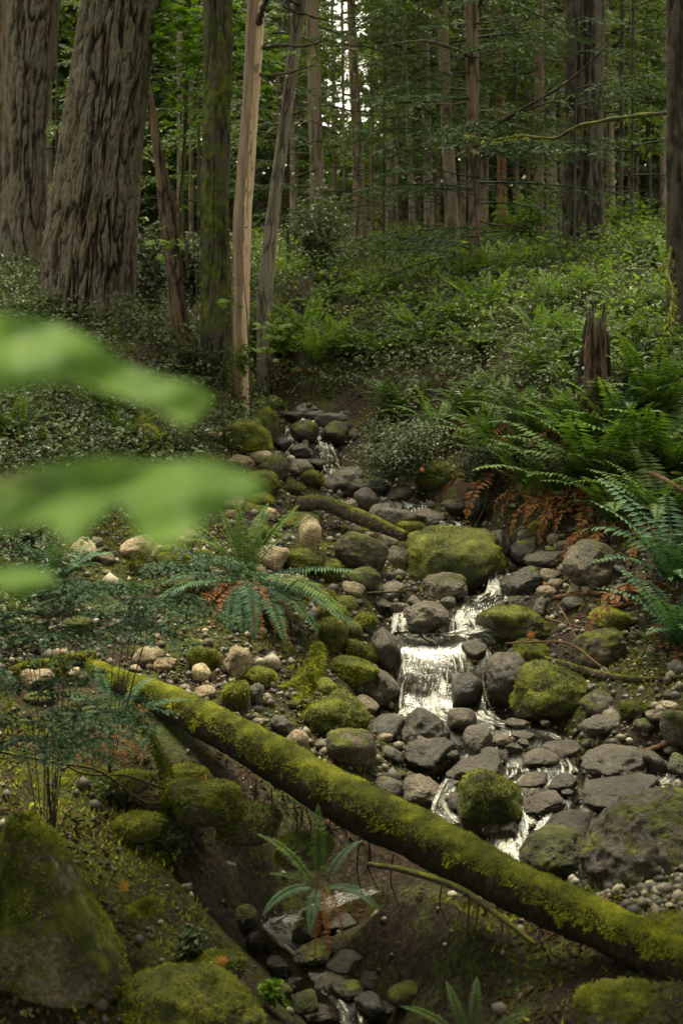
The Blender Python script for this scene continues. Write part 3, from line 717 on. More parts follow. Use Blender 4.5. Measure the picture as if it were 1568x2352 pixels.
LAND2 = [(1372,830,'the broken stump'),(1090,690,'the slim conifer'),(722,838,'the tall fresh fern clump'),(900,1105,'the spreading grey-leaved bramble'),(1338,612,'the thick dark trunk'),(610,735,'the leaning thin trunk'),(740,640,'the pale-leaved shrub'),(880,655,'the thin fallen log'),(205,735,'the widest trunk'),(1560,720,'the trunk at the right edge'),(52,640,'the far left giant trunk'),(830,618,'the trunk under the sky gap'),(1372,1095,'the wide bank fern with pale tips'),(1152,1060,'the dark fern over the chute'),(498,905,'the mossy trunk'),(110,1110,'the left bank bush'),(220,900,'the bush behind the blurred leaf')]
TONE = {'p':'pale','P':'pale','t':'tan','g':'grey','G':'bluish grey','d':'dark','D':'black wet','w':'wet brown','m':'half-mossy','M':'moss-covered','k':'blackish','s':'slate grey','r':'reddish','n':'dark mossy','h':'moss-patched'}
def where(x, y, land=LAND):
    k = min(range(len(land)), key=lambda i: (land[i][0]-x)**2+((land[i][1]-y)*1.3)**2); dx, dy = x-land[k][0], (y-land[k][1])*1.3
    a = math.degrees(math.atan2(dy, dx)) % 360; s = ['right of','in front and right of','in front of','in front and left of','left of','behind and left of','behind','behind and right of'][int(((a+22.5) % 360)//45)]
    r_ = math.hypot(dx, dy); return ('just ' if r_ < 70 else '' if r_ < 140 else 'well ')+s+' '+land[k][2]
# the big foreground boulders
def big_rock(x, y, w, h, d, kind, seed, label, sub=6, D=None, ang=None, rot=0.0, taper=0):
    c = P(x, y, d); W, H = mm(w, d), mm(h, d)
    o = link('boulder', rock_mesh(seed, 6, 1 if ang is None else ang, 'boulder', taper) if taper else rock_variant(sub, KIND[kind][4] if ang is None else ang, seed), None, c, (0, 0, rot), (W, D or W*.8, H))
    o.color = (KIND[kind][0]*.55,)+KIND[kind][1:4]; return tag(o, label, 'boulder', 'rocks of the creek bed and its banks')
big_rock(120, 2150, 420, 640, 3.7, 'n', 3, 'huge peaked moss-covered boulder filling the lower left corner', taper=.62)
big_rock(105, 1860, 170, 140, 5.0, 'n', 5, 'dim mossy boulder behind the huge peaked one at the left')
big_rock(330, 2100, 92, 80, 3.9, 'm', 6, 'small brownish boulder touching the right flank of the huge peaked one')
big_rock(440, 2330, 380, 260, 3.6, 'n', 7, 'low dark boulder with thin moss at the bottom left')
big_rock(1590, 1995, 560, 420, 4.5, 'k', 11, 'huge smooth brown boulder at the right edge behind the long log', ang=0, taper=.35)
big_rock(1560, 2150, 200, 110, 3.7, 'n', 4, 'green mossy stone between the long log and the right edge')
big_rock(470, 1850, 190, 130, 4.75, 'M', 8, 'moss-covered rock in the hollow below the long log')
big_rock(430, 1785, 130, 60, 5.0, 'n', 1, 'small mossy ledge right behind the moss-hung branch')
big_rock(528, 2030, 44, 130, 4.5, 'g', 0, 'narrow grey stone standing in the dark hollow')
for x, y, w, h, kd in ((600,2165,70,40,'D'),(700,2145,60,36,'D'),(660,2220,90,50,'k'),(760,2265,80,44,'D'),(850,2255,60,40,'D'),(690,2310,80,50,'k'),(880,2320,70,46,'D'),(560,2105,60,44,'k'),(780,2120,80,46,'D'),(720,2095,50,30,'D'),(930,2290,80,60,'k'),(640,2280,70,44,'k'),(720,2195,90,60,'k'),(790,2210,80,50,'D'),(700,2255,80,50,'D'),(800,2275,70,44,'k'),(850,2310,70,50,'D'),(740,2330,90,60,'D')):
    place_rock(x, y, w, h, kd, 'stone', 'blackish wet stone '+where(x, y), 'stone', 'black stones in the stream under the long log')
for x, y, w, h, d, lb in ((560,1180,120,50,9.2,'low moss hump above the tips of the big fern'),(690,1205,90,46,8.9,'moss hump between driftwood and tall slab'),(700,1330,90,46,7.85,'moss hump right of the heart of the big fern'),(790,1395,66,44,7.6,'moss hump left of the little side trickle'),
  (655,1420,90,40,7.3,'moss hump under the right fronds of the big fern'),(410,1345,100,40,7.2,'low moss hump left of the big fern'),(255,1345,90,36,7.1,'low moss hump below the largest pale boulder'),(220,1400,110,44,6.8,'moss hump amid the lacy plants'),(640,1500,70,40,6.8,'moss hump above the bright yellow moss cushion'),
  (650,1560,70,60,6.6,'moss hump beside the mossy root'),(800,1455,60,46,7.3,'moss cushion just left of the dark brown wet stone'),(740,1590,80,60,6.5,'moss hump right of the mossy root'),(390,1460,80,30,6.8,'thin moss hump above the larger paired pale stone'),(170,1440,90,36,6.5,'moss hump at the left behind the small mossy log'),(640,1250,80,40,8.4,'moss hump behind the upright fronds')):
    place_rock(x, y, w, h*1.1, 'M', 'moss_hump', lb, 'moss cushion', 'moss humps of the left bank', d=d)
# cobbles: individual smaller stones scattered over the creek bed and the bar
REG = [  # polygon box in px, number, kinds, size px, text
 ((150,1230,520,1330), 26, 'pptghMm', (12, 30), 'fist-sized stone on the gravel bar below the blurred leaves'),
 ((60,1450,430,1540), 30, 'pptgMh', (9, 28), 'fist-sized pale stone strewn behind the upper end of the long log'),
 ((430,1560,720,1680), 22, 'pptgMh', (8, 24), 'small stone on the bank between big fern and long log'),
 ((500,1160,760,1220), 16, 'pMgMh', (14, 30), 'small stone in the mossy ground above the big fern'),
 ((780,1190,980,1400), 60, 'gtdmkh', (16, 34), 'small stone wedged between the boulders left of the moss-capped one'),
 ((640,930,830,1110), 22, 'gGdDm', (12, 26), 'small wet stone beside the upper cascade'),
 ((1180,1215,1470,1420), 70, 'gtGkd', (14, 34), 'small stone among the boulders of the right bank'),
 ((860,1640,1060,1860), 44, 'wDtg', (14, 34), 'small wet stone at the left side of the lower pool'),
 ((1340,1590,1568,1730), 20, 'gktm', (16, 40), 'cobble on the shore at the right edge'),
 ((1060,1660,1340,1900), 40, 'wtwD', (14, 40), 'small stone lying in the shallow lower rapids'),
 ((0,1760,160,1860), 6, 'pgtk', (10, 22), 'pale pebble-like stone on the dim ground at the left edge'),
]
for (x0, y0, x1, y1), n, kinds, (s0, s1), lb in REG:
    for k in range(n):
        x, y = rs.uniform(x0, x1), rs.uniform(y0, y1); w = s0+(s1-s0)*rs.rand()**1.6
        if any(abs(x-a)/(c*.5+w*.4) < .62 and abs(y-b)/(e*.5+w*.3) < .62 for a, b, c, e in ROCKS_XY): continue
        kk = rs.randint(len(kinds)); place_rock(x, y, w, w*rs.uniform(.55, .85), kinds[kk], 'cobble', ('large ' if w > 27 else 'small ' if w < 15 else 'mid-sized ')+TONE[kinds[kk]]+' cobble '+where(x, y), 'cobble', 'loose cobbles of the creek bed')
# gravel and pebbles too small to count
mb = MB()
iv, if_ = ico(1)
Nn = 20000
d = np.exp(rs.uniform(math.log(3.4), math.log(14), Nn)); X = rs.uniform(-.33, .33, Nn)*d; Z = T(X, d)
px, py = proj(np.stack([X, d, Z], -1))
def corridor(px, py):
    """1 where the open creek bed and gravel lie"""
    top = np.interp(px, [0, 150, 440, 500, 600, 640, 850, 900, 1000, 1100, 1400, 1568], [1420, 1190, 1190, 1140, 1040, 925, 935, 1100, 1150, 1185, 1230, 1330])
    bot = np.interp(px, [0, 200, 700, 1568], [1560, 1540, 1800, 2200])
    return (py > top) & (py < bot)
ok = corridor(px, py) | ((py > 1540) & (rs.rand(Nn) < .04)); X, d, Z = X[ok], d[ok], Z[ok]
for x, y, z in zip(X, d, Z):
    s = math.exp(rs.normal(-4.3, .5)); mb.add((iv*rs.uniform(.6, 1.1, 3)*(1+rs.normal(0, .1, (len(iv), 1)))*s) @ rotz(rs.uniform(0, 6)).T+[x, y, z+s*.2], if_, rs.rand())
def gravel_mat():
    m, nt, b = new_mat('gravel'); t = attrf(nt, 'tint'); c = ramp(nt, t, [(0, (.022, .020, .016)), (.5, (.07, .058, .042)), (.85, (.16, .135, .095)), (1, (.32, .28, .20))])
    c = mix(nt, .7, c, ramp(nt, noise(nt, wpos(nt), 90, 3), [(.3, .5), (.7, 1.3)]), 'MULTIPLY')
    nt.links.new(c, b.inputs['Base Color']); b.inputs['Roughness'].default_value = .7; return m
M['gravel'] = gravel_mat()
tag(link('gravel', mb.mesh('gravel', M['gravel'])), 'small pebbles and gravel strewn over the creek banks', 'gravel', kind='stuff')
# ------------------------------------------------------------------ trees
def trunk_mesh(name, pts, rad, sides, mat, amp=.02, freq=7.0, stretch=.16, seed=0, flare=.35, flat=0.0):
    pts = np.asarray(pts, float); n = len(pts); rad = np.asarray(rad, float)
    s = pts[:, 2]-pts[0, 2]
    th = np.linspace(0, 2*np.pi, sides, endpoint=False)
    S, TH = np.meshgrid(s, th, indexing='ij'); R = np.repeat(rad[:, None], sides, 1)
    lob = 1+flare*np.exp(-np.maximum(S-.15, 0)/(.9*max(rad[0], .1)*2))*(1+.5*np.sin(TH*5+seed)+.3*np.sin(TH*3+seed*2))
    q = np.stack([np.cos(TH)*R*freq, np.sin(TH)*R*freq, S*freq*stretch], -1).reshape(-1, 3)+seed*3.1
    w = (fbm(q*1.3, 2, seed)-.5)*1.2; q2 = q+np.stack([w, -w, w*.3], -1)
    nn = fbm(q2, 3, seed+4, .45); fur = np.clip(np.abs(nn-.5)/.085, 0, 1); fur = fur*fur*(3-2*fur)
    q3 = q2*np.array([1.7, 1.7, 2.2]); n3 = fbm(q3, 2, seed+9); brk = np.clip(np.abs(n3-.5)/.07, 0, 1)
    fur = fur*(.55+.45*brk); fine = fbm(q*np.array([3.2, 3.2, 8]), 4, seed+5, .65)
    fur = fur.reshape(n, sides); fine = fine.reshape(n, sides)
    wob = (fbm(np.stack([np.cos(TH)*1.2, np.sin(TH)*1.2, S*.5], -1).reshape(-1, 3)+seed, 2, seed+7).reshape(n, sides)-.5)*.22
    RR = R*lob*(1+wob)+amp*(fur-1)+amp*1.1*(fine-.5)
    V = np.stack([pts[:, 0:1]+RR*np.cos(TH), pts[:, 1:2]+RR*np.sin(TH), np.repeat(pts[:, 2:3], sides, 1)], -1).reshape(-1, 3)
    i, j = np.meshgrid(np.arange(n-1), np.arange(sides), indexing='ij'); j2 = (j+1) % sides
    F = np.stack([i*sides+j, i*sides+j2, (i+1)*sides+j2, (i+1)*sides+j], -1).reshape(-1, 4)
    c = len(V); V = np.vstack([V, pts[-1]+[0, 0, .01]]); jj = np.arange(sides); o = (n-1)*sides
    Tt = np.stack([np.full(sides, c), o+jj, o+(jj+1) % sides], -1)
    tint = np.append(np.clip(fur*.8+fine*.3-.05, 0, 1).ravel(), .5)
    if mat.name.startswith('peeled'): tint = np.append((np.clip((np.cos(TH-.0)-.18)*2.2+.5, 0, 1)*np.where(fur < .35, .5, 1)*np.clip(1.25-np.maximum(S-2.2, 0)*.35, .3, 1)).ravel(), .5)
    return make_mesh(name, V, [F, Tt], mat, {'tint': tint})

def conifer_branch(L, r, tw=9, nl=.13, nw=.032, dens=1.0):
    """one drooping flat spray along +x"""
    mb = MB(); n = 7; t = np.linspace(0, 1, n); sag = r.uniform(.12, .35)
    ax = np.stack([t*L, (fbm(np.stack([t*3, 0*t, 0*t+r.rand()*50], -1), 2, 1)-.5)*L*.25, .10*L*t-sag*L*t**2], -1)
    add_tube(mb, ax, .018*L*.5*(1-t*.85), 3, .05, cap=False)
    C, D, S = [], [], []
    for k in range(int(tw*L*dens)):
        u = r.uniform(.12, 1); b = np.array([np.interp(u, t, ax[:, c]) for c in range(3)]); sd = r.choice([-1, 1])
        l = L*(.42*(1-u)**.7+.09)*r.uniform(.6, 1.15); a = r.uniform(.6, 1.15)
        dr = np.array([math.cos(a), sd*math.sin(a), r.uniform(-.28, .1)])
        m = max(3, int(l/nl*2.1)); q = (np.arange(m)+r.rand(m))/m
        c = b+dr*l*q[:, None]+np.stack([0*q, 0*q, -.18*l*q*q], -1)
        sg = r.choice([-1, 1], m)[:, None]; prp = np.array([-dr[1], dr[0], 0])
        dd = dr*.8+prp*sg*.75+np.stack([0*q, 0*q, r.normal(-.12, .16, m)], -1)
        C.append(c); D.append(dd); S.append(np.cross(dd, [0, 0, 1.0])+r.normal(0, .6, (m, 3)))
    C, D, S = map(np.concatenate, (C, D, S)); m = len(C)
    V, F = blades(C, D, S, nl*r.uniform(.6, 1.3, m), nw*r.uniform(.7, 1.3, m), .15)
    mb.add(V, F, np.repeat(np.clip(.35+.4*C[:, 0]/L+r.normal(0, .15, m), 0, 1), 4))
    return mb
rb = np.random.RandomState(31)
BR = [conifer_branch(L, rb) for L in (2.2, 2.6, 3.0, 2.4, 2.0)]
BRS = [conifer_branch(L, rb, 8, .16, .05, .7) for L in (2.4, 2.8, 2.2)]
def crown_mesh(name, z0, z1, n, mat, r, prof, lib=BR, az=None):
    mb = MB()
    for k in range(n):
        f = (k+r.rand())/n; z = z0+(z1-z0)*f; a = r.uniform(0, 2*math.pi) if az is None else r.choice(az)+r.normal(0, .35)
        sc = prof(f)*r.uniform(.7, 1.2)/2.4; ti = r.uniform(-.15, .15)
        ct, st = math.cos(ti), math.sin(ti); Mt = rotz(a) @ np.array([[ct, 0, -st], [0, 1, 0], [st, 0, ct]])*sc
        mb.addmb(lib[r.randint(len(lib))], Mt, (0, 0, z), r.normal(0, .12))
    return mb.mesh(name, mat)
CROWN = {
 'low': [crown_mesh('crown', 3.0, 12, 40, M['conifer'], np.random.RandomState(40+k), lambda f: 2.3*(1-f)**.6+.5) for k in range(3)],
 'high': [crown_mesh('crown', 5, 13, 46, M['conifer'], np.random.RandomState(50+k), lambda f: 2.6*(1-f)**.6+.5) for k in range(3)],
 'far': [crown_mesh('crown', 2.6, 14, 50, M['conifer'], np.random.RandomState(60+k), lambda f: 2.7*(1-f)**.6+.6, BRS) for k in range(3)],
}
def bare_branches(name, r, z0, z1, n, L, mat, rad=.012):
    mb = MB()
    for k in range(n):
        z = r.uniform(z0, z1); a = r.uniform(0, 6.28); l = L*r.uniform(.35, 1.1); t = np.linspace(0, 1, 7)
        u = np.array([math.cos(a), math.sin(a), 0]); w = np.array([-u[1], u[0], 0])
        pts = np.array([0, 0, z])+u*l*t[:, None]+w*(np.sin(t*3+k)*.08*l)[:, None]+np.stack([0*t, 0*t, (-.18*t**2+.06*np.sin(t*5+k))*l], -1)
        add_tube(mb, pts, rad*(1.2-t)*r.uniform(.6, 1.3), 4, .3, False)
        for q in range(r.randint(2, 6)):
            i = r.randint(1, 6); b = pts[i]; dd = norm(u*.7+w*r.choice([-1, 1])*r.uniform(.4, 1)+[0, 0, r.uniform(-.5, .2)]); tt = np.linspace(0, 1, 4)[:, None]
            add_tube(mb, b+dd*tt*l*r.uniform(.15, .4)+np.array([0, 0, -.05])*tt**2, rad*.45*(1.1-tt[:, 0]), 3, .3, False)
    return mb.mesh(name, mat)
TWIGS = [bare_branches('dead_branches', np.random.RandomState(70+k), .8, 8, 34, 1.6, M['twig']) for k in range(3)]

TREES_AT = []
def tree(path, d, mat, label, crown=None, cs=1.0, height=17, sides=26, rings=70, amp=.012, freq=9, flare=.35, seed=0, twigs=False, name='conifer_tree', group='tree trunks of the forest', dtop=None, stretch=.16):
    """path: (x, y, width) px from the base upwards"""
    dt = dtop or d; ys = np.array([p[1] for p in path], float)
    dd = d+(dt-d)*(ys[0]-ys)/max(1, ys[0]-ys[-1])
    pts = np.array([P(p[0], p[1], q) for p, q in zip(path, dd)]); rad = np.array([mm(p[2], q)/2 for p, q in zip(path, dd)])
    z0 = T(pts[0, 0], pts[0, 1])[0]; root = np.array([pts[0, 0], pts[0, 1], z0])
    up = pts[-1]-pts[-2] if len(pts) > 1 else np.array([0, 0, 1.0]); up = up/np.linalg.norm(up)
    if up[2] < .9: up = norm(up*.6+np.array([0, 0, 1])*.6)
    base = pts[0].copy(); base[2] = min(z0, pts[0, 2])-.35
    if abs(z0-pts[0, 2]) > .02: base[:2] = pts[0, :2]
    topp = [pts[-1]+up*h for h in (height*.3, height*.7, height)] if height else []
    allp = np.vstack([[base], pts]+([topp] if height else [])); allr = np.concatenate([[rad[0]*1.03], rad, [rad[-1]*.85, rad[-1]*.5, .02] if height else []])
    zv = pts[-1, 2]+.3
    zs = np.concatenate([np.linspace(base[2], zv, rings), np.linspace(zv, allp[-1, 2], 14)[1:]]) if height else np.linspace(base[2], pts[-1, 2], rings)
    o = np.argsort(allp[:, 2]); ap = allp[o]; ar = allr[o]
    Q = np.stack([np.interp(zs, ap[:, 2], ap[:, 0]), np.interp(zs, ap[:, 2], ap[:, 1]), zs], -1); Rr = np.interp(zs, ap[:, 2], ar)
    if len(path) > 2:
        ker = np.ones(7)/7
        for c in (0, 1): Q[:, c] = np.convolve(np.pad(Q[:, c], 3, 'edge'), ker, 'valid')
    e = empty(name, root); tag(e, label, 'tree', group)
    Q = Q-root
    me = trunk_mesh('trunk', Q, Rr, sides, M[mat], amp, freq, stretch, seed, flare)
    if not height:      # a torn top
        V = np.empty(len(me.vertices)*3); me.vertices.foreach_get('co', V); V = V.reshape(-1, 3); zt = V[:, 2].max(); zc = zt-.5; a_ = np.arctan2(V[:, 1]-Q[-1, 1], V[:, 0]-Q[-1, 0])
        t_ = np.clip((V[:, 2]-zc)/.5, 0, 1); V[:, 2] += t_*((fbm(np.stack([np.cos(a_)*2.5, np.sin(a_)*2.5, 0*a_+seed], -1), 3, 2)-.5)*.9-.05); V[-1, 2] -= .25; me.vertices.foreach_set('co', V.ravel().astype(np.float32)); me.update()
    link('trunk', me, e)
    r = np.random.RandomState(seed+900)
    off = Q[len(Q)//3]*[1, 1, 0]
    if crown:
        me = CROWN[crown][seed % 3]; o = link('crown', me, e, (off[0], off[1], 0), (0, 0, r.uniform(0, 6.28)), cs)
    if twigs: link('dead_branches', TWIGS[seed % 3], e, (off[0], off[1], 0), (0, 0, r.uniform(0, 6.28)), twigs)
    TREES_AT.append(root); return e

tree([(52,640,98),(58,300,96),(78,0,112)], 18, 'bark_giant', 'giant furrowed trunk at the far left, behind the widest one', 'high', 1.4, 17, 150, 190, .05, 12, .25, 1, stretch=.12)
tree([(4,620,60),(4,0,55)], 19.5, 'bark_mid', 'brown trunk cut by the left edge of the photo', 'high', 1.0, 15, 30, 50, .02, seed=2)
giant = tree([(206,735,186),(212,560,200),(236,330,184),(277,0,166)], 13.2, 'bark_giant', 'widest trunk with deeply furrowed grey bark, leaning right as it rises', 'high', 1.1, 17, 400, 420, .055, 13, .14, 3, stretch=.12)
tree([(420,800,42),(407,700,40),(398,600,38),(386,510,40),(372,400,30),(352,285,15),(342,230,6)], 12.2, 'snag', 'broken dark snag with a reddish torn top, curving left', None, 1, 0, 40, 160, .018, 14, .3, 4, name='dead_tree')
tree([(498,905,76),(498,700,72),(494,450,66),(500,200,62),(500,0,62)], 12.2, 'bark_moss', 'dark trunk with green moss on its lower half, left of the peeled trunk', 'high', .9, 14, 90, 230, .022, 14, .25, 5)
peel = tree([(556,925,32),(553,800,36),(556,500,42),(575,250,38),(589,0,42)], 11.8, 'peeled', 'slim peeled trunk of bare tan and pale wood', None, 1, 12, 60, 140, .008, 16, .12, 6, name='dead_tree')
tree([(606,735,34),(612,640,36),(628,480,30),(652,300,28),(690,0,30)], 14.6, 'bark_lean', 'thin lichen-grey trunk leaning right, moss on its left side', 'high', .8, 13, 60, 150, .012, 15, .3, 7)
tree([(736,632,34),(728,400,32),(716,0,28)], 20, 'bark_far', 'grey-brown trunk rising behind the pale-leaved shrub', 'high', 1.0, 15, 44, 90, .018, 8, .25, 8, twigs=1)
tree([(830,618,32),(822,380,27),(806,0,20)], 22, 'bark_far', 'brown trunk right below the brightest gap of sky', 'high', .9, 15, 40, 80, .018, 8, .3, 9, twigs=1)
tree([(949,580,16),(938,300,12),(930,130,10),(925,0,8)], 24, 'bark_lean', 'very thin pale trunk in the middle of the forest', 'far', .8, 13, 20, 50, .006, 12, .3, 10, twigs=1)
tree([(986,556,22),(978,250,20),(974,0,18)], 25, 'bark_lean', 'pale-patched trunk right of the very thin pale one', 'low', .9, 14, 26, 60, .01, 8, .2, 11, twigs=1)
tree([(1042,585,34),(1026,300,26),(1014,0,26)], 22, 'bark_far', 'straight brown trunk left of the nearest slim conifer', 'low', .9, 15, 34, 80, .014, 9, .3, 12, twigs=1)
tree([(1090,690,27),(1088,400,27),(1082,0,31)], 16.6, 'bark_mid', 'slim conifer standing alone in the undergrowth at the centre right', None, 1, 13, 40, 130, .010, 12, .25, 13, twigs=.8)
tree([(1153,490,24),(1148,200,17),(1140,0,14)], 30, 'wood_red', 'reddish trunk far behind the slim conifer', 'far', 1.0, 14, 24, 50, .014, 8, .2, 14)
tree([(1236,600,24),(1237,300,22),(1237,0,20)], 21, 'bark_mid', 'dark straight trunk of the close pair left of the thick dark trunk', 'low', .8, 14, 30, 80, .012, 9, .25, 15, twigs=1)
tree([(1267,500,27),(1263,250,22),(1259,0,24)], 26, 'bark_lean', 'paler trunk of the close pair left of the thick dark trunk', 'far', 1, 14, 28, 60, .014, 8, .2, 16)
tree([(1338,612,96),(1338,400,84),(1340,200,80),(1342,0,82)], 17.5, 'bark_dark', 'thick dark furrowed trunk on the right side of the slope', 'high', 1.2, 16, 110, 170, .045, 7, .3, 17)
tree([(1403,505,23),(1398,250,18),(1388,0,16)], 26, 'bark_far', 'grey-brown trunk just right of the thick dark trunk', 'far', 1, 14, 28, 60, .012, 8, .2, 18)
tree([(1421,560,12),(1426,300,11),(1428,0,10)], 20, 'bark_dark', 'pole-thin dark trunk right of the thick dark trunk', 'low', .7, 12, 16, 40, .005, 10, .2, 19)
tree([(1492,505,12),(1487,300,11),(1484,0,10)], 27, 'bark_dark', 'pole-thin trunk deep in the shade near the right edge', 'far', .9, 13, 16, 40, .005, 10, .2, 20)
edge = tree([(1578,760,100),(1572,500,80),(1575,0,84)], 10.4, 'bark_dark', 'dark mossy trunk cut by the right edge', 'high', 1.3, 13, 70, 200, .02, 12, .2, 21)
for k, (x, y, w, d, lb) in enumerate([(116,560,14,30,'thin trunk in the gap between the two giant trunks'),(640,520,14,34,'dim trunk behind the top of the leaning thin one'),(675,540,18,30,'dim trunk left of the pale-leaved shrub'),(792,560,8,20,'sapling stem left of the trunk below the brightest gap'),
      (855,560,14,30,'dim trunk right of the trunk below the brightest gap'),(893,540,18,33,'dim brown trunk left of the very thin pale one'),(912,550,9,26,'sapling stem left of the very thin pale trunk'),(1003,545,12,34,'dim trunk squeezed between two paler ones'),(1062,520,14,34,'dim trunk behind the slim conifer'),
      (1110,545,20,28,'brown trunk just right of the slim conifer'),(1186,500,14,36,'dim trunk in the gap right of the reddish one'),(1212,500,12,40,'very dim thin trunk left of the close pair'),(1290,520,14,34,'dim trunk half hidden by the thick dark trunk'),(1445,500,14,34,'dim trunk in the dark green gap on the right'),(1462,480,10,40,'thin trunk in the dark green gap on the right'),(1520,520,16,32,'dim trunk left of the trunk at the right edge'),
      (440,620,12,26,'dim trunk between the broken snag and the mossy trunk'),(415,560,16,34,'dim trunk behind the broken snag'),(770,530,10,36,'thin dim trunk left of the brightest gap of sky'),(960,520,12,40,'dim trunk behind the very thin pale one')]):
    tree([(x,y,w),(x+rs.uniform(-9,9),0,w*.85)], d, ('bark_far','bark_mid','bark_lean')[k%3], lb, None if x in (770, 792, 855) else 'far' if d > 25 else 'low', .9, 13, 16, 40, .008, 8, .2, 30+k, twigs=1 if k % 2 else False, group='dim trunks deep in the forest')
# leaning piece of the broken snag, branches drawn across the upper picture
def limb(parent, name, pts, rad, mat, n=24, sides=7, moss=None, wob=.012):
    o = np.array(parent.location) if parent else 0
    q = smooth_path([P(*p) for p in pts], n); r0 = np.linspace(rad[0], rad[1], n)
    q = q+(fbm(np.stack([np.arange(n)*.6, np.zeros(n), np.zeros(n)+pts[0][0]], -1), 3, 5)[:, None]-.5)*wob*2
    mb = MB(); add_tube(mb, q-o, r0*(1+.3*np.sin(np.arange(n)*1.7)), sides, .5)
    ob = link(name, mb.mesh(name, M[mat]), parent)
    if moss:
        m2 = MB(); k = int(moss*n); i = rs.randint(0, n, k); c = q[i]+rs.normal(0, 1, (k, 3))*r0[i][:, None]*.9-o
        D = rs.normal(0, .5, (k, 3))+[0, 0, -.5]; V, F = blades(c, D, rdir(k), rs.uniform(.015, .07, k), .010, .2); m2.add(V, F, np.repeat(rs.rand(k), 4))
        link('moss', m2.mesh('moss', M['moss']), ob)
    return ob
snag = [o for o in COL.objects if o.get('label', '').startswith('broken dark snag')][0]
limb(snag, 'branch', [(394,440,12.2),(412,500,12.1),(428,560,12.1),(432,620,12.1)], (.02,.012), 'snag')
limb(edge, 'branch', [(1568,256,10.4),(1440,268,10.8),(1330,290,11.2),(1270,318,11.5),(1200,312,11.8),(1130,322,12),(1072,310,12.2)], (.020,.007), 'bark_moss', 40, 7, 6)
limb(edge, 'branch', [(1545,560,10.4),(1530,620,10.1),(1545,680,9.8),(1530,760,9.6)], (.02,.012), 'bark_mossy', 20, 6, 20)
limb(peel, 'branch', [(600,110,11.8),(650,104,11.6),(700,106,11.4),(755,90,11.2)], (.018,.008), 'bark_dark')
limb(peel, 'branch', [(590,172,11.8),(650,170,11.5),(720,150,11.2)], (.016,.006), 'bark_dark')
limb(peel, 'branch', [(588,70,11.8),(604,20,11.6),(625,-40,11.4)], (.03,.02), 'bark_dark')
lean = [o for o in COL.objects if o.get('label', '').startswith('thin lichen-grey')][0]
limb(lean, 'branch', [(690,12,14.6),(660,0,14.2),(640,20,13.8)], (.02,.01), 'bark_dark')
limb(lean, 'branch', [(625,5,14.4),(690,30,14.2),(770,52,14)], (.02,.008), 'bark_dark')
slim = [o for o in COL.objects if o.get('label', '').startswith('slim conifer')][0]
limb(slim, 'branch', [(1082,130,16.6),(1055,118,16.2),(1000,98,15.6),(950,95,15),(860,108,14.5)], (.03,.008), 'bark_dark', 30)
limb(slim, 'branch', [(1090,330,16.6),(1120,300,16.3),(1200,250,15.8),(1300,190,15.4),(1400,100,15)], (.03,.008), 'bark_dark', 30)
limb(slim, 'branch', [(1088,300,16.6),(1060,310,16.2),(1040,300,16),(1000,306,15.7)], (.02,.008), 'bark_moss', 20, 6, 4)
# the slim conifer's feathery lower sprays, spreading left, right and forwards
mb = MB(); r = np.random.RandomState(5); org = np.array(slim.location)
for k in range(42):
    y = r.choice([r.uniform(280, 600), r.uniform(-80, 300)], p=[.66, .34]); b = P(1087, y, 16.6)-org; a = r.choice([math.pi, 0, -math.pi/2, -2.6, -.5], p=[.33, .25, .16, .16, .10])+r.normal(0, .25)
    ti = r.uniform(-.1, .16); ct, st = math.cos(ti), math.sin(ti); sc = r.uniform(.45, .85)
    mb.addmb(BR[r.randint(5)], rotz(a) @ np.array([[ct, 0, -st], [0, 1, 0], [st, 0, ct]])*sc, b, r.normal(0, .15))
link('crown', mb.mesh('crown', M['conifer_blue']), slim)
# sprays of the trees standing between: giant's neighbour hemlocks
def spray_tree(x, y, d, wb, label, ylo, n, sc, mat='conifer_blue', seed=0, az=(math.pi, 0, -1.57)):
    e = tree([(x,y,wb),(x+3,0,wb*.8)], d, 'bark_dark', label, None, 1, 9, 16, 50, .005, 10, .2, 80+seed, group='young conifers under the tall trees', name='young_conifer')
    mb = MB(); r = np.random.RandomState(seed); org = np.array(e.location)
    for k in range(n):
        b = P(x, r.uniform(190 if seed < 3 else -160, ylo), d)-org; a = r.choice(az)+r.normal(0, .5); ti = r.uniform(-.1, .2); ct, st = math.cos(ti), math.sin(ti)
        mb.addmb(BR[r.randint(5)], rotz(a) @ np.array([[ct, 0, -st], [0, 1, 0], [st, 0, ct]])*sc*r.uniform(.6, 1.2), b, r.normal(0, .15))
    link('crown', mb.mesh('crown', M[mat]), e)
spray_tree(660, 700, 19, 8, 'young conifer with dark feathery branches behind the leaning thin trunk', 520, 14, .6, 'conifer', 1)
spray_tree(880, 600, 21, 7, 'young conifer spreading grey-green branches at the centre', 560, 14, .6, 'conifer', 2)
spray_tree(455, 640, 17, 7, 'young conifer between the broken snag and the mossy trunk', 480, 16, .6, 'conifer', 3)
spray_tree(1180, 560, 22, 8, 'young conifer beside the reddish trunk', 500, 12, .6, 'conifer_blue', 4)
spray_tree(1450, 560, 19, 8, 'young conifer in the dark green gap on the right', 450, 18, .7, 'conifer', 5)
spray_tree(130, 620, 22, 8, 'young conifer between the two giant trunks', 480, 20, .7, 'conifer', 6)
spray_tree(1318, 640, 15.5, 6, 'young conifer low in front of the thick dark trunk', 640, 12, .4, 'conifer_blue', 7)

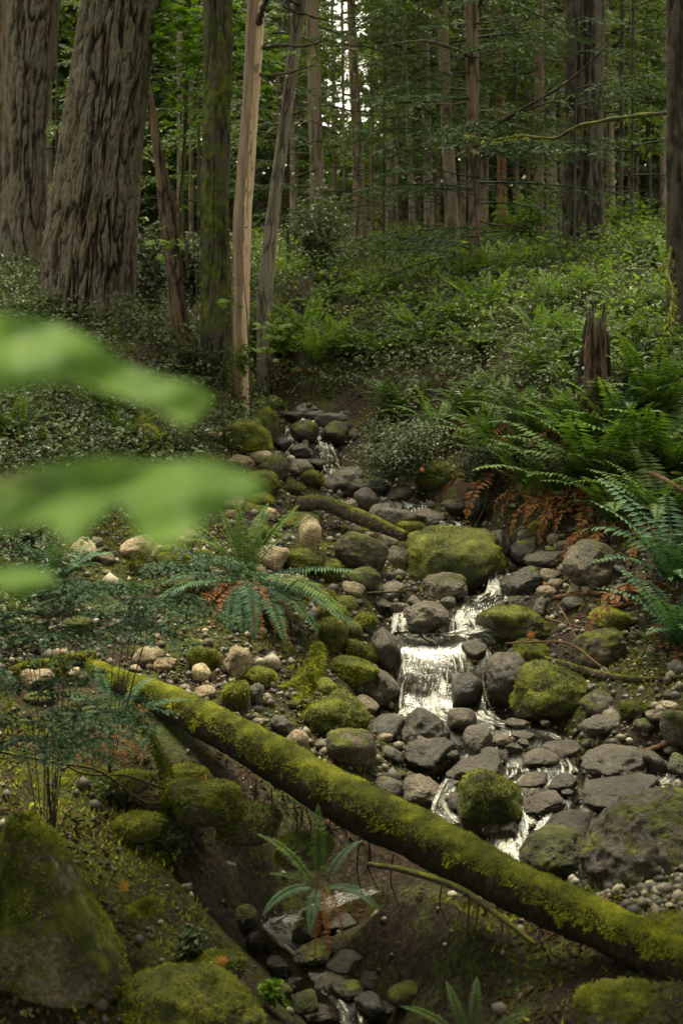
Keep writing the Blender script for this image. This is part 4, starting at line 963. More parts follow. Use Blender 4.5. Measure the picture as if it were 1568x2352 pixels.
# far-off wood: one mass of foliage closing the view
r = np.random.RandomState(9); mb = MB(); k = 110000
d = r.uniform(38, 75, k); X = r.uniform(-.50, .50, k)*d; gz = T(X, d, False)
cl = fbm(np.stack([X*.35, d*.12, 0*d], -1), 3, 2)
hgt = r.uniform(0, 1, k)**.8*19
c3 = np.stack([X, d, gz+hgt], -1); dn = fbm(c3*np.array([.30, .15, .42]), 3, 8)
px, py = proj(c3)
gap = np.exp(-((X/d-.006)/.024)**4)*np.clip((hgt-2.4)/1.2, 0, 1)+np.exp(-((X/d-.075)/.010)**2)*np.clip((hgt-5)/2, 0, .8)+np.exp(-((X/d-.255)/.006)**2)*np.clip((hgt-5)/2, 0, 1)        # the clearing where the sky shows high up
ok = (dn > np.where(hgt < 10, .24, .38)) & (r.rand(k) > gap*1.0); c3 = c3[ok]; k = len(c3)
D = rdir(k, r)*[1, 1, .4]; V, F = leaves(c3, D, rdir(k, r)+[0, -.5, .3], r.uniform(.35, .9, k), r.uniform(.2, .5, k)); mb.add(V, F, np.repeat(np.clip(fbm(c3*.25, 2, 4)*1.6-.3+r.normal(0, .12, k), 0, 1), 6))
tag(link('forest', mb.mesh('forest', leaf_mat('far_foliage', (.02, .035, .012), (.045, .07, .022), (.10, .15, .035), trans=.4, var=.12))), 'far-off wood of mixed green foliage closing the view behind the trunks', 'forest', kind='stuff')

# ------------------------------------------------------------------ maple leaves
def star_leaf(n_lobes=5, wav=.0, r=rs):
    """outline in the xy plane, stalk at the origin, about one unit long"""
    if n_lobes == 5: an = [180,150,118,95,72,52,36,18,0]; ra = [.30,.40,.62,.34,.72,.40,.84,.50,1.0]
    else: an = [180,160,140,124,106,92,76,62,48,36,26,16,8,0]; ra = [.22,.42,.50,.36,.66,.42,.78,.46,.88,.5,.92,.6,.8,1.0]
    pts = [(a, q) for a, q in zip(an, ra)]+[(-a, q) for a, q in list(zip(an, ra))[-2:0:-1]]
    th = np.radians([p[0] for p in pts]); q = np.array([p[1] for p in pts])*.62
    return np.stack([.30+q*np.cos(th), q*np.sin(th), -.10*q*q*3+0*th], -1)
def star_leaves(mb, C, D, N, L, tint, lob=5):
    o = star_leaf(lob); n = len(o); D = norm(D); N = norm(N-D*(N*D).sum(1, keepdims=True)); S = np.cross(N, D)
    for c, d_, s_, n_, l, t in zip(C, D, S, N, L, tint):
        V = np.vstack([[.30, 0, .03], o])*l; W = c+V[:, :1]*d_+V[:, 1:2]*s_+V[:, 2:]*n_
        j = np.arange(n); mb.add(W, np.stack([0*j, 1+j, 1+(j+1) % n], -1), t)
def maple_sprays(parent, spots, r, mat='maple', name='foliage', flat=.35):
    mb = MB(); o = np.array(parent.location)
    for x, y, d, sp, n, L in spots:
        c0 = P(x, y, d); C = c0+r.normal(0, 1, (n, 3))*[mm(sp, d), mm(sp, d)*.8, mm(sp, d)*.45]; a = r.uniform(0, 6.28, n)
        C[:, 2] = c0[2]+np.round((C[:, 2]-c0[2])/.12)*.12+r.normal(0, .015, n)
        D = np.stack([np.cos(a), np.sin(a), -.25+r.normal(0, .2, n)], -1); N = np.stack([r.normal(0, flat, n), r.normal(-.35, flat, n), 0*a+1], -1)
        star_leaves(mb, C-o, D, N, L*r.uniform(.6, 1.2, n), np.clip(r.normal(.5, .25, n), 0, 1))
    return link(name, mb.mesh(name, M[mat], smooth=False), parent)
r = np.random.RandomState(12)
e = empty('maple_tree', [P(400, 760, 14)[0], 14, T(P(400, 760, 14)[0], 14)[0]]); tag(e, 'slender maple whose bright green leaves hang between the giant and the mossy trunk', 'tree')
limb(e, 'trunk', [(400,790,14),(408,600,14),(420,400,14),(430,200,13.6),(436,-60,13.4)], (.035,.015), 'bark_mossy', 30)
for q in ([(432,180,13.6),(470,130,13),(560,180,12.4)], [(428,240,13.6),(380,200,13.2),(345,150,13)], [(436,60,13.4),(500,30,13),(580,60,12.5)], [(425,300,13.8),(470,260,13.4),(500,240,13)]): limb(e, 'branch', q, (.012,.005), 'twig', 14, 5)
maple_sprays(e, [(430,30,13.2,44,110,.15),(380,90,13.2,34,80,.15),(460,130,13,40,90,.15),(585,150,12.4,30,56,.14),(610,200,12.2,20,24,.14),(410,205,13.3,36,50,.15),(520,60,12.8,40,80,.15),(545,210,12.6,20,24,.14),(640,120,12.5,20,20,.13),(480,255,13.2,30,36,.14),(400,300,13.6,30,24,.14),(560,20,12.6,34,50,.14)], r)
def sprig(x, y, d, n, L, label, xb=None, yb=None, mat='bright'):
    xb = xb or x+10; yb = yb or y+160
    c = P(xb, yb, d); e = empty('maple_seedling', [c[0], c[1], T(c[0], c[1])[0]]); tag(e, label, 'seedling', 'maple seedlings in the undergrowth')
    z = T(c[0], c[1])[0]; zz = 1176-0
    bx, by = proj(np.array([[c[0], d, z]])); limb(e, 'stem', [(bx[0], by[0]+4, d), ((bx[0]+x)/2+6, (by[0]+y)/2, d), (x, y+2, d)], (.007,.003), 'twig', 10, 4)
    maple_sprays(e, [(x,y,d,24,n,L)], r, mat)
sprig(392,556,11.6,16,.13,'maple seedling with flat bright leaves in front of the broken snag', 385, 800)
sprig(440,478,13,6,.14,'lone bright maple leaves between the snag and the mossy trunk', 450, 760)
sprig(548,520,11.4,5,.08,'tiny sprig of fresh leaves against the peeled trunk', 575, 800)
sprig(520,690,11.6,12,.11,'small leafy sprig low against the mossy trunk', 500, 905)
sprig(625,745,12.6,22,.11,'fresh green seedling right of the foot of the peeled trunk', 620, 850)
sprig(612,800,12.2,16,.12,'pale-leaved seedling beside the base of the peeled trunk', 608, 880)

# the blurred leaves close to the lens: a maple twig reaching in from the left
def near_leaf(out, d0, tilt, parent, up=(.25, -.2)):
    """leaf from an outline in px; d0 metres ahead, tilt: change of distance per px in x and y"""
    out = np.array(out, float); c = out.mean(0); rings = 9
    # densify the outline
    o2 = []
    for a, b in zip(out, np.roll(out, -1, 0)):
        for t in (0, .25, .5, .75): o2.append(a+(b-a)*t)
    o2 = np.array(o2); o2 = (np.roll(o2, 1, 0)+o2*2+np.roll(o2, -1, 0))/4; n = len(o2)
    V = []
    for k in range(1, rings+1):
        q = c+(o2-c)*k/rings
        for x, y in q:
            dd = d0+(x-c[0])*tilt[0]+(y-c[1])*tilt[1]+.016*math.sin(x*.024+1)+.010*math.sin(y*.05+x*.01); V.append(P(x, y, dd))
    V = np.vstack([[P(c[0], c[1], d0)], V]); T0 = [[0, 1+j, 1+(j+1) % n] for j in range(n)]
    Q = [[1+(k-1)*n+j, 1+k*n+j, 1+k*n+(j+1) % n, 1+(k-1)*n+(j+1) % n] for k in range(1, rings) for j in range(n)]
    q = fbm(V*30, 3, 7); return make_mesh('leaf', V-np.array(parent.location), [np.array(T0), np.array(Q)], M['near_leaf'], {'tint': np.clip(q*1.4-.2, 0, 1)})
e = empty('maple_branch', P(-260, 1000, .72)); tag(e, 'maple twig with three blurred bright green leaves reaching in close from the left', 'branch')
A_ = [(-90,700),(30,725),(120,735),(210,775),(300,840),(380,868),(452,880),(492,915),(470,945),(430,978),(370,950),(320,925),(270,905),(190,885),(110,865),(50,885),(-20,905),(-100,890)]
B_ = [(-90,1130),(40,1085),(140,1060),(250,1046),(360,1062),(470,1050),(570,1085),(620,1125),(540,1160),(470,1195),(430,1240),(345,1262),(300,1200),(285,1140),(258,1085),(232,1130),(215,1205),(165,1262),(110,1205),(60,1165),(-90,1260)]
C_ = [(-20,1310),(50,1298),(110,1310),(140,1335),(90,1352),(50,1380),(0,1362)]
for o_, d_, t_ in ((A_, .66, (.00022, -.0005)), (B_, .60, (-.0001, -.0006)), (C_, .74, (.0002, -.0003))): link('leaf', near_leaf(o_, d_, t_, e), e)
mb = MB(); oo = np.array(e.location)
add_tube(mb, smooth_path([P(-260,1000,.72)-oo, P(-120,1050,.68)-oo, P(-20,1090,.63)-oo, P(120,1110,.62)-oo], 16), .0016, 6)
add_tube(mb, smooth_path([P(-200,1020,.71)-oo, P(-120,900,.69)-oo, P(-20,820,.67)-oo], 12), .0014, 6)
add_tube(mb, smooth_path([P(-180,1030,.72)-oo, P(-100,1250,.75)-oo, P(10,1330,.75)-oo], 12), .0012, 6)
link('stem', mb.mesh('stem', M['twig']), e)

# the maple whose twig reaches the lens stands left behind the camera; its unseen crown is added to shade the foreground
r = np.random.RandomState(23); z = T(np.array([-2.4]), np.array([1.3]))[0]
e2 = e; e2['label'] = 'maple with three blurred bright green leaves reaching in close from the left, unseen crown added for shade'; e2['category'] = 'tree'; e2.name = 'vine_maple'; oo = np.array(e2.location)
mb = MB()
add_tube(mb, smooth_path([np.array([-2.6, .5, z-.3])-oo, np.array([-2.4, .9, -.4])-oo, np.array([-1.8, 1.6, 2.0])-oo, np.array([-.9, 2.6, 3.4])-oo, np.array([.3, 4.0, 4.2])-oo, np.array([1.6, 5.6, 4.6])-oo], 40), np.linspace(.09, .015, 40), 10)
add_tube(mb, smooth_path([np.array([-2.4, .9, -.4])-oo, np.array([-1.4, .8, -.1])-oo, P(-260, 1000, .72)-oo], 14), np.linspace(.02, .002, 14), 6)
for q in ([(-1.8,1.6,2.0),(-1.2,3.2,3.0),(-.6,5.4,3.6)], [(-.9,2.6,3.4),(.6,2.4,3.9),(2.2,2.8,4.2)], [(.3,4.,4.2),(1.4,3.6,4.5),(2.8,4.2,4.6)], [(-1.8,1.6,2),(-2.2,3.4,3),(-2.4,5.4,3.6)]):
    add_tube(mb, smooth_path([np.array(v)-oo for v in q], 16), np.linspace(.03, .008, 16), 6)
link('trunk', mb.mesh('trunk', M['bark_mossy']), e2)
CAN = 9000
C = np.stack([r.uniform(-3.4, 3.6, CAN), r.uniform(-.6, 6.6, CAN), np.zeros(CAN)], -1); C[:, 2] = 2.9+C[:, 1]*.22+np.round(r.uniform(0, 1.6, CAN)/.35)*.35+r.normal(0, .05, CAN)
ok = (fbm(C*np.array([.9, .9, 1.4]), 3, 4) > .28) & ~((C[:, 0] < -.3) & (C[:, 1] < 3.0) & (C[:, 1] > 1.0)); C = C[ok]
C2 = np.stack([r.uniform(-3, 3.2, 4600), r.uniform(1.3, 5.3, 4600), np.zeros(4600)], -1); C2[:, 2] = 1.1+C2[:, 1]*.22+r.uniform(0, .5, 4600); C2 = C2[(fbm(C2*1.1, 3, 9) > .33) & ~((C2[:, 0] < .3) & (C2[:, 1] < 2.4))]
C3 = np.stack([r.uniform(-3.5, 3.5, 2600), r.uniform(-3.2, -1.3, 2600), r.uniform(-2.0, 3.2, 2600)], -1); C4 = np.stack([r.choice([-1, 1], 5200)*r.uniform(1.75, 2.5, 5200), r.uniform(1.2, 4.8, 5200), r.uniform(-1.6, 2.2, 5200)], -1); C4[:, 0] += np.sign(C4[:, 0])*np.maximum(0, C4[:, 1]*.3+.3-np.abs(C4[:, 0])); C = np.vstack([C, C2, C3, C4]); k = len(C); a = r.uniform(0, 6.28, k); mb = MB()  # leaf wall behind the camera and side curtains, added to block light
star_leaves(mb, C-oo, np.stack([np.cos(a), np.sin(a), -.2+0*a], -1), np.stack([r.normal(0, .3, k), r.normal(0, .3, k), 1+0*a], -1), .26*r.uniform(.7, 1.2, k), r.rand(k))
link('crown', mb.mesh('crown', M['maple'], smooth=False), e2)
# ------------------------------------------------------------------ logs, roots, sticks
def shell_material(name, dark, mid, light, edge):
    """bark below, moss where the surface faces up (edge: how far down the moss reaches)"""
    m, nt, b = new_mat(name); v = wpos(nt)
    n1 = noise(nt, v, 30, 6, .7); c = ramp(nt, n1, [(.3, dark), (.5, mid), (.72, light)])
    g = nd(nt, 'ShaderNodeNewGeometry'); sx = nd(nt, 'ShaderNodeSeparateXYZ'); nt.links.new(g.outputs['Normal'], sx.inputs[0])
    k = mth(nt, 'ADD', sx.outputs[2], mth(nt, 'MULTIPLY', mth(nt, 'SUBTRACT', noise(nt, v, 11, 5, .7), .5), 1.8)); k = mth(nt, 'MULTIPLY', mth(nt, 'SUBTRACT', k, edge), 6, True)
    c = mix(nt, k, c, moss_col(nt, v)); nt.links.new(c, b.inputs['Base Color']); b.inputs['Roughness'].default_value = .9; b.inputs['Specular IOR Level'].default_value = .15
    nt.links.new(bump(nt, noise(nt, v, 70, 5, .75), .9, .025), b.inputs['Normal']); return m
M['log'] = shell_material('log_bark_and_moss', (.008, .006, .004), (.024, .017, .010), (.06, .042, .024), .48)
M['root'] = shell_material('mossy_root', (.012, .009, .005), (.035, .024, .014), (.08, .055, .03), -.25)
M['drift'] = shell_material('wet_driftwood', (.02, .015, .010), (.06, .046, .033), (.13, .105, .08), .62)
M['stick'] = shell_material('dead_stick', (.06, .03, .018), (.14, .075, .045), (.26, .17, .11), 2.0)
def mossy_log(name, rows, mat, label, cat, tufts=0, tl=(.012, .035), n=60, sides=20, amp=.12, group=None, reach=.15, drop=0.0, parent=None):
    """rows: (x px, y px, width px, metres ahead or None to lie on the ground)"""
    q = []; rr = []
    for x, y, w, d in rows:
        d = d or ground(x, y+w*.4)
        q.append(P(x, y, d)); rr.append(mm(w, d)/2)
    Q = smooth_path(q, n); R = np.interp(np.linspace(0, 1, n), np.linspace(0, 1, len(rr)), rr)
    org = Q[0] if parent is None else np.array(parent.location)
    V, F, Tt = tube(Q, R, sides, True); C = np.vstack([np.repeat(Q, sides, 0), Q[0], Q[-1]]); nrm = norm(V-C)
    rad = np.append(np.repeat(R, sides), [0, 0])
    f = R.max()
    dsp = (fbm(V/f*.8, 3, 21)-.5)*1.6*amp+(fbm(V/f*3.5, 3, 22)-.5)*amp*.9
    up = np.clip(nrm[:, 2]+.1, 0, 1); V2 = V+nrm*(rad*dsp)[:, None]+np.stack([0*up, 0*up, up*np.clip(rad, 0, .03)*.8], -1)*(1 if tufts else 0)
    e = link(name, make_mesh(name, V2-org, [F, Tt], M[mat]), parent, org if parent is None else None)
    if label: tag(e, label, cat, group)
    if tufts:
        k = tufts; i = rs.randint(0, n, k*2); a = rs.randint(0, sides, k*2); idx = i*sides+a
        frac = rs.rand(k*2)[:, None]; pos = V2[idx]+(V2[np.minimum(i+1, n-1)*sides+a]-V2[idx])*frac+(V2[i*sides+(a+1) % sides]-V2[idx])*rs.rand(k*2)[:, None]
        nn = nrm[idx]; keep = nn[:, 2]+(fbm(pos*16, 2, 5)-.5)*1.1 > reach; pos, nn = pos[keep][:k], nn[keep][:k]; k = len(pos)
        side = 1-np.abs(nn[:, 2:3]); L = rs.uniform(*tl, k)*(1+side[:, 0]*.9); D = nn+rs.normal(0, .45, (k, 3))+np.array([0, 0, -1.3])*side
        Vb, Fb = blades(pos-nn*.004-org, D, rdir(k), L, .22*L+.001, .12)
        tn = np.clip(fbm(pos*9, 2, 6)*1.5-.4+rs.normal(0, .15, k), 0, 1); m2 = MB(); m2.add(Vb, Fb, np.repeat(tn, 4)); link('moss', m2.mesh('moss', M['moss_log' if tufts > 50000 else 'moss']), e)
    return e
mossy_log('fallen_log', [(190,1532,34,6.25),(300,1584,56,5.85),(400,1624,70,5.6),(560,1710,88,5.2),(760,1826,108,4.75),(1000,1948,112,4.3),(1200,2052,108,3.95),(1400,2145,108,3.6),(1568,2225,112,3.35),(1760,2315,130,3.1)], 'log',
 'long moss-covered fallen log slanting across the lower part of the creek', 'log', 95000, (.004, .012), 420, 56, .17, reach=.36)
def logg(*a, **k): k.setdefault('group', 'sticks, roots and small logs'); return mossy_log(*a, **k)
logg('driftwood', [(690,1162,30,9.15),(740,1160,28,9.0),(800,1182,30,8.9),(860,1206,28,8.7),(930,1236,18,8.5)], 'drift', 'bent dark driftwood lying across the stones, mossy at its left end', 'driftwood', 700, (.01,.02), 70, 16, .2, reach=.55)
logg('small_log', [(-60,1580,30,6.1),(60,1545,28,None),(140,1528,26,None),(215,1512,22,None)], 'log', 'small mossy log at the left edge meeting the upper end of the long log', 'log', 2500, (.008,.02), 70, 18)
root = logg('root', [(732,1488,20,6.75),(722,1530,28,6.6),(695,1570,32,6.45),(684,1630,44,6.25),(692,1700,60,6.05)], 'root', 'thick root wrapped in yellow moss right below the big fern', 'root', 4200, (.008,.028), 80, 18, .3, reach=-.6)
logg('root_fork', [(712,1548,22,6.5),(670,1585,26,6.35),(625,1600,22,6.3),(590,1630,14,6.2)], 'root', None, None, 1800, (.008,.022), 50, 14, .3, reach=-.5, parent=root)
logg('fallen_log', [(735,690,13,17.5),(880,655,12,18.2),(1022,627,9,19)], 'stick', 'thin pale fallen log lying on the far slope among ferns', 'log', 0, n=50)
logg('exposed_root', [(255,880,46,None),(300,945,60,None),(345,1010,56,None),(372,1060,30,None)], 'log', 'dark exposed root slanting down the left bank between the blurred leaves', 'root', 500, (.02,.05), 60, 22, .35)
logg('stick', [(1262,1374,9,None),(1320,1366,12,None),(1370,1362,12,None),(1448,1380,9,None)], 'stick', 'reddish-brown stick lying on the stones below the slate-coloured boulder', 'stick', n=40, sides=8)
logg('stick', [(1385,1396,9,None),(1420,1392,10,None),(1456,1384,7,None)], 'stick', 'short red-brown stick touching the right end of the longer reddish one', 'stick', n=24, sides=8)
logg('branch', [(1185,1500,10,None),(1290,1528,14,None),(1395,1556,14,None),(1490,1562,9,None),(1600,1552,7,None)], 'drift', 'dark branch lying behind the biggest dark boulder', 'branch', 200, (.008,.02), 50, 10)
logg('twig', [(1160,1478,4,7.0),(1250,1474,5,6.9),(1310,1480,5,6.8),(1370,1524,5,6.6),(1420,1560,4,6.45),(1470,1566,3,6.4)], 'stick', 'long curved tan twig above the vivid green moss dome', 'twig', n=50, sides=6)
logg('twig', [(1250,1420,4,7.2),(1330,1440,4,7.0),(1440,1470,3,6.7)], 'stick', 'straight thin twig over the dim mossy boulder', 'twig', n=30, sides=6)
logg('twig', [(1340,1500,4,6.8),(1300,1420,4,7.1),(1280,1390,3,7.3)], 'stick', 'thin twig leaning up from the vivid green moss dome', 'twig', n=30, sides=6)
logg('stick', [(1492,1086,10,8.0),(1530,1104,11,7.8),(1590,1140,12,7.5)], 'stick', 'brown stick poking in from the right edge over the ferns', 'stick', n=24, sides=8)
logg('stick', [(1460,1730,12,None),(1520,1712,14,None),(1600,1680,14,None)], 'stick', 'grey-brown stick at the right edge above the flat reddish-brown rock', 'stick', n=24, sides=8)
logg('twig', [(770,1368,4,7.9),(850,1362,6,7.75),(930,1358,4,7.7)], 'drift', 'thin dark twig lying over stones left of the tan stone', 'twig', n=30, sides=6)
logg('twig', [(1095,1200,4,9.3),(1110,1170,5,9.2),(1120,1120,4,9.1)], 'drift', 'dark twig hanging by the top of the chute', 'twig', n=20, sides=6)
logg('mossy_branch', [(300,1620,12,5.1),(345,1690,14,5.0),(378,1760,20,4.9),(384,1830,24,4.8),(372,1930,20,4.75),(380,2010,14,4.7)], 'root', 'moss-hung dead branch standing in the hollow below the long log', 'branch', 2200, (.008,.022), 80, 12, .4, reach=-.9)
logg('twig', [(-20,1722,6,4.6),(130,1752,7,4.6),(230,1772,7,4.65),(330,1842,8,4.7),(384,1842,8,4.8)], 'drift', 'bare curved twig reaching the moss-hung branch from the left edge', 'twig', n=60, sides=7)
logg('twig', [(60,1690,5,4.7),(180,1772,6,4.65),(290,1782,6,4.7),(376,1812,6,4.8)], 'drift', 'upper bare twig running beside the curved one to the moss-hung branch', 'twig', n=60, sides=7)
logg('root', [(845,1985,12,4.05),(930,2000,16,3.95),(1050,2040,18,3.8),(1140,2100,16,3.65),(1230,2170,12,3.5)], 'drift', 'thin brown root on the dark bank below the long log', 'root', n=60, sides=9)
for k in range(14):
    x, y = (rs.uniform(180, 720), rs.uniform(1230, 1650)) if k < 8 else (rs.uniform(1180, 1460), rs.uniform(1380, 1560)); a = rs.uniform(-.6, .6); l = rs.uniform(25, 90)
    logg('twig', [(x,y,3.5,None),(x+l*.5*math.cos(a),y+l*.3*math.sin(a)+3,4,None),(x+l*math.cos(a),y+l*.6*math.sin(a),2.5,None)], 'stick', 'short dead twig '+where(x, y), 'twig', n=14, sides=5, group='short twigs, '+('gravel bar' if k < 8 else 'right bank'))
# the broken red stump on the right
st = tree([(1372,962,60),(1368,860,52),(1366,780,48),(1372,725,40)], 9.2, 'snag', 'broken reddish stump with a dark hollow side, right of the ferny slope', None, 1, 0, 44, 120, .02, 14, .25, 61, group=None, name='tree_stump')
mb = MB(); r = np.random.RandomState(4); o = np.array(st.location)
for x, y0, y1, w in ((1352,965,715,40),(1392,960,760,24),(1342,955,790,30)):
    n = 14; q = smooth_path([P(x, y0, 9.25), P(x+r.uniform(-4, 4), (y0+y1)/2, 9.4), P(x+r.uniform(-3, 5), y1, 9.38)], n)-o; add_tube(mb, q, mm(w, 9.4)/2*np.array([1.1]*8+[1.0, .95, .85, .7, .5, .25])*(1+.2*r.rand(n)), 7, .2)
link('splinters', mb.mesh('splinters', M['bark_dark']), st)

# ------------------------------------------------------------------ ferns
def frond(L, e0, droop, r, n=26, pw=.155, dead=False, az=0.0, base=(0, 0, 0), side=0.0):
    """arching sword-fern frond; returns MB"""
    mb = MB(); m = 16; t = np.linspace(0, 1, m); e = e0-droop*t**1.25; ds = L/(m-1)
    aa = az+side*t**1.5
    dx = np.stack([np.cos(e)*np.cos(aa), np.cos(e)*np.sin(aa), np.sin(e)], -1)
    q = np.vstack([[0, 0, 0], np.cumsum(dx[:-1]*ds, 0)])+np.asarray(base)
    add_tube(mb, q, np.linspace(.0032, .001, m)*max(.6, L/.6), 3, .1 if not dead else .3, False)
    s = np.linspace(.10, .99, n); 
    c = np.stack([np.interp(s, t, q[:, k]) for k in range(3)], -1); tg = norm(np.stack([np.interp(s, t, dx[:, k]) for k in range(3)], -1)); a2 = np.interp(s, t, aa)
    sd = np.stack([-np.sin(a2), np.cos(a2), 0*a2], -1); nrm = np.cross(tg, sd)
    sh = np.where(s < .35, .62+.38*s/.35, 1)*np.clip((1-s)/.55, 0, 1)**.65
    pl = L*pw*sh*r.uniform(.88, 1.1, n); w = L*.9/n*.82
    for sg in (-1, 1):
        D = sd*sg+tg*.22+nrm*(.10+r.normal(0, .09, (n, 1)))+np.array([0, 0, -.22])
        if dead: D = D+r.normal(0, .35, (n, 3))
        p = pl*(r.uniform(.4, 1.0, n) if dead else 1)
        V, F = blades(c, D, tg+r.normal(0, .10, (n, 3)), p, w*1.15, .10); mb.add(V, F, np.repeat(np.clip(.30+.5*s+r.normal(0, .12, n), 0, 1), 4))
    return mb
def fern_mesh(n, L, r, mat, e=(1.25, .75), droop=(.7, 1.7), az=None, np_=22, dead=False):
    mb = MB()
    for k in range(n):
        a = 6.283*k/n*2.4+r.normal(0, .25) if az is None else r.uniform(*az)
        f = r.rand(); mb.addmb(frond(L*r.uniform(.65, 1.1), e[0]+(e[1]-e[0])*f, droop[0]+(droop[1]-droop[0])*r.rand(), r, np_, az=a, base=(.02*math.cos(a), .02*math.sin(a), 0), dead=dead, side=r.normal(0, .25)))
    return mb.mesh('fronds' if not dead else 'withered_fronds', M[mat], smooth=False)
rf = np.random.RandomState(77)
FERN = {('fern', k): fern_mesh(17, 1.0, rf, 'fern') for k in range(4)}
FERN.update({('fern_bright', k): fern_mesh(15, 1.0, rf, 'fern_bright', (1.4, 1.0), (.4, 1.2)) for k in range(3)})
FERN.update({('fern_blue', k): fern_mesh(17, 1.0, rf, 'fern_blue') for k in range(2)})
DEAD = [fern_mesh(8, .8, rf, 'fern_dead', (.3, -.3), (1.3, 2.2), dead=True) for k in range(3)]
def fern(x, y, L, kind, label, group='ferns on the slope and banks', dead=True, d=None, k=None, sq=1.0):
    d = d or ground(x, y); c = P(x, y, d); e = empty('sword_fern', c-[0, 0, .02]); k = rs.randint(12) if k is None else k
    n = {'fern': 4, 'fern_bright': 3, 'fern_blue': 2}[kind]
    link('fronds', FERN[(kind, k % n)], e, None, (0, 0, rs.uniform(0, 6.28)), (L, L, L*sq))
    if dead: link('withered_fronds', DEAD[k % 3], e, None, (0, 0, rs.uniform(0, 6.28)), L*1.1)
    return tag(e, label, 'fern', group)
# the big fern in the middle: every frond a part
def frond_fern(x, y, specs, label, d=None, group='ferns on the slope and banks', seed=1, lift=0.0):
    d = d or ground(x, y); c = P(x, y, d)+[0, 0, lift]; e = empty('sword_fern', c); r = np.random.RandomState(seed)
    for az, e0, dr, L, mat, dead in specs:
        a = math.radians(az); L = L*(1.14 if seed == 1 and e0 < 40 else 1); mb = frond(L, math.radians(e0), math.radians(dr), r, 34, .14 if not dead else .10, dead, a, (.03*math.cos(a), .03*math.sin(a), 0), r.normal(0, .2))
        link('withered_frond' if dead else 'frond', mb.mesh('withered_frond' if dead else 'frond', M[mat], smooth=False), e)
    return tag(e, label, 'fern', group)
S_ = [(100,84,40,.50,'fern_bright',0),(140,80,30,.46,'fern_bright',0),(60,76,38,.50,'fern_bright',0),(180,72,55,.50,'fern_bright',0),(20,70,45,.56,'fern_bright',0),(215,70,70,.46,'fern_bright',0),(0,62,45,.60,'fern',0),(165,62,60,.50,'fern',0),(80,66,50,.50,'fern',0),(120,88,25,.40,'fern_bright',0),(35,80,30,.44,'fern',0),(200,84,40,.40,'fern_bright',0),
      (-8,18,30,.62,'fern_blue',0),(-30,10,60,.60,'fern_blue',0),(-45,5,60,.58,'fern_blue',0),(-60,0,60,.56,'fern_blue',0),(-88,0,75,.50,'fern_blue',0),(-100,0,70,.46,'fern_blue',0),(-150,15,60,.55,'fern_blue',0),(-162,8,45,.5,'fern_blue',0),(-78,5,80,.52,'fern_blue',0),(-38,20,70,.68,'fern',0),(-20,0,50,.66,'fern_blue',0),(190,20,60,.5,'fern_blue',0),
      (-110,0,70,.46,'fern_dead',1),(-118,-10,60,.44,'fern_dead',1),(-105,-10,60,.40,'fern_dead',1),(-128,5,80,.46,'fern_dead',1),(-70,-5,60,.5,'fern_dead',1),(-55,-10,60,.55,'fern_dead',1),(-15,12,45,.5,'fern_dead',1),(-50,0,70,.46,'fern_dead',1),(-140,0,60,.4,'fern_dead',1),(-95,-15,50,.36,'fern_dead',1),(-25,0,40,.6,'fern_dead',1),(-80,-10,60,.56,'fern_dead',1),(-122,10,90,.4,'fern_dead',1),(-64,8,90,.5,'fern_dead',1)]
frond_fern(562, 1352, S_, 'big sword fern at the centre left, upright green fronds over drooping dark and rusty ones', lift=.06)
frond_fern(735, 2030, [(150,50,40,.26,'fern_bright',0),(95,75,30,.26,'fern',0),(-35,25,80,.24,'fern_blue',0),(-100,10,70,.22,'fern_blue',0),(-140,25,80,.24,'fern_blue',0),(165,20,40,.16,'fern_bright',0),(40,60,60,.2,'fern_blue',0),(-80,-20,50,.26,'fern_dead',1),(-95,-30,50,.24,'fern_dead',1),(-60,-10,80,.2,'fern_dead',1)],
 'small fern with pale tips growing out of the dark bank below the long log', d=3.95, seed=3)
frond_fern(1085, 2400, [(165,50,60,.22,'fern_bright',0),(120,60,40,.18,'fern_bright',0),(80,60,60,.2,'fern',0),(20,40,60,.2,'fern',0)], 'fern of which only two light tips rise over the bottom edge', d=3.3, seed=4)
frond_fern(262, 1655, [(150,40,70,.34,'fern_blue',0),(120,60,60,.32,'fern_blue',0),(20,30,50,.34,'fern_blue',0),(170,20,50,.28,'fern_blue',0),(60,55,60,.28,'fern_blue',0),(-90,20,110,.36,'fern_dead',1),(-80,0,90,.36,'fern_dead',1),(-100,10,90,.38,'fern_dead',1),(-60,10,100,.34,'fern_dead',1),(-120,0,90,.36,'fern_dead',1),(-70,-10,80,.38,'fern_dead',1)],
 'fern with long withered fronds hanging below the upper end of the log', d=5.2, seed=5)
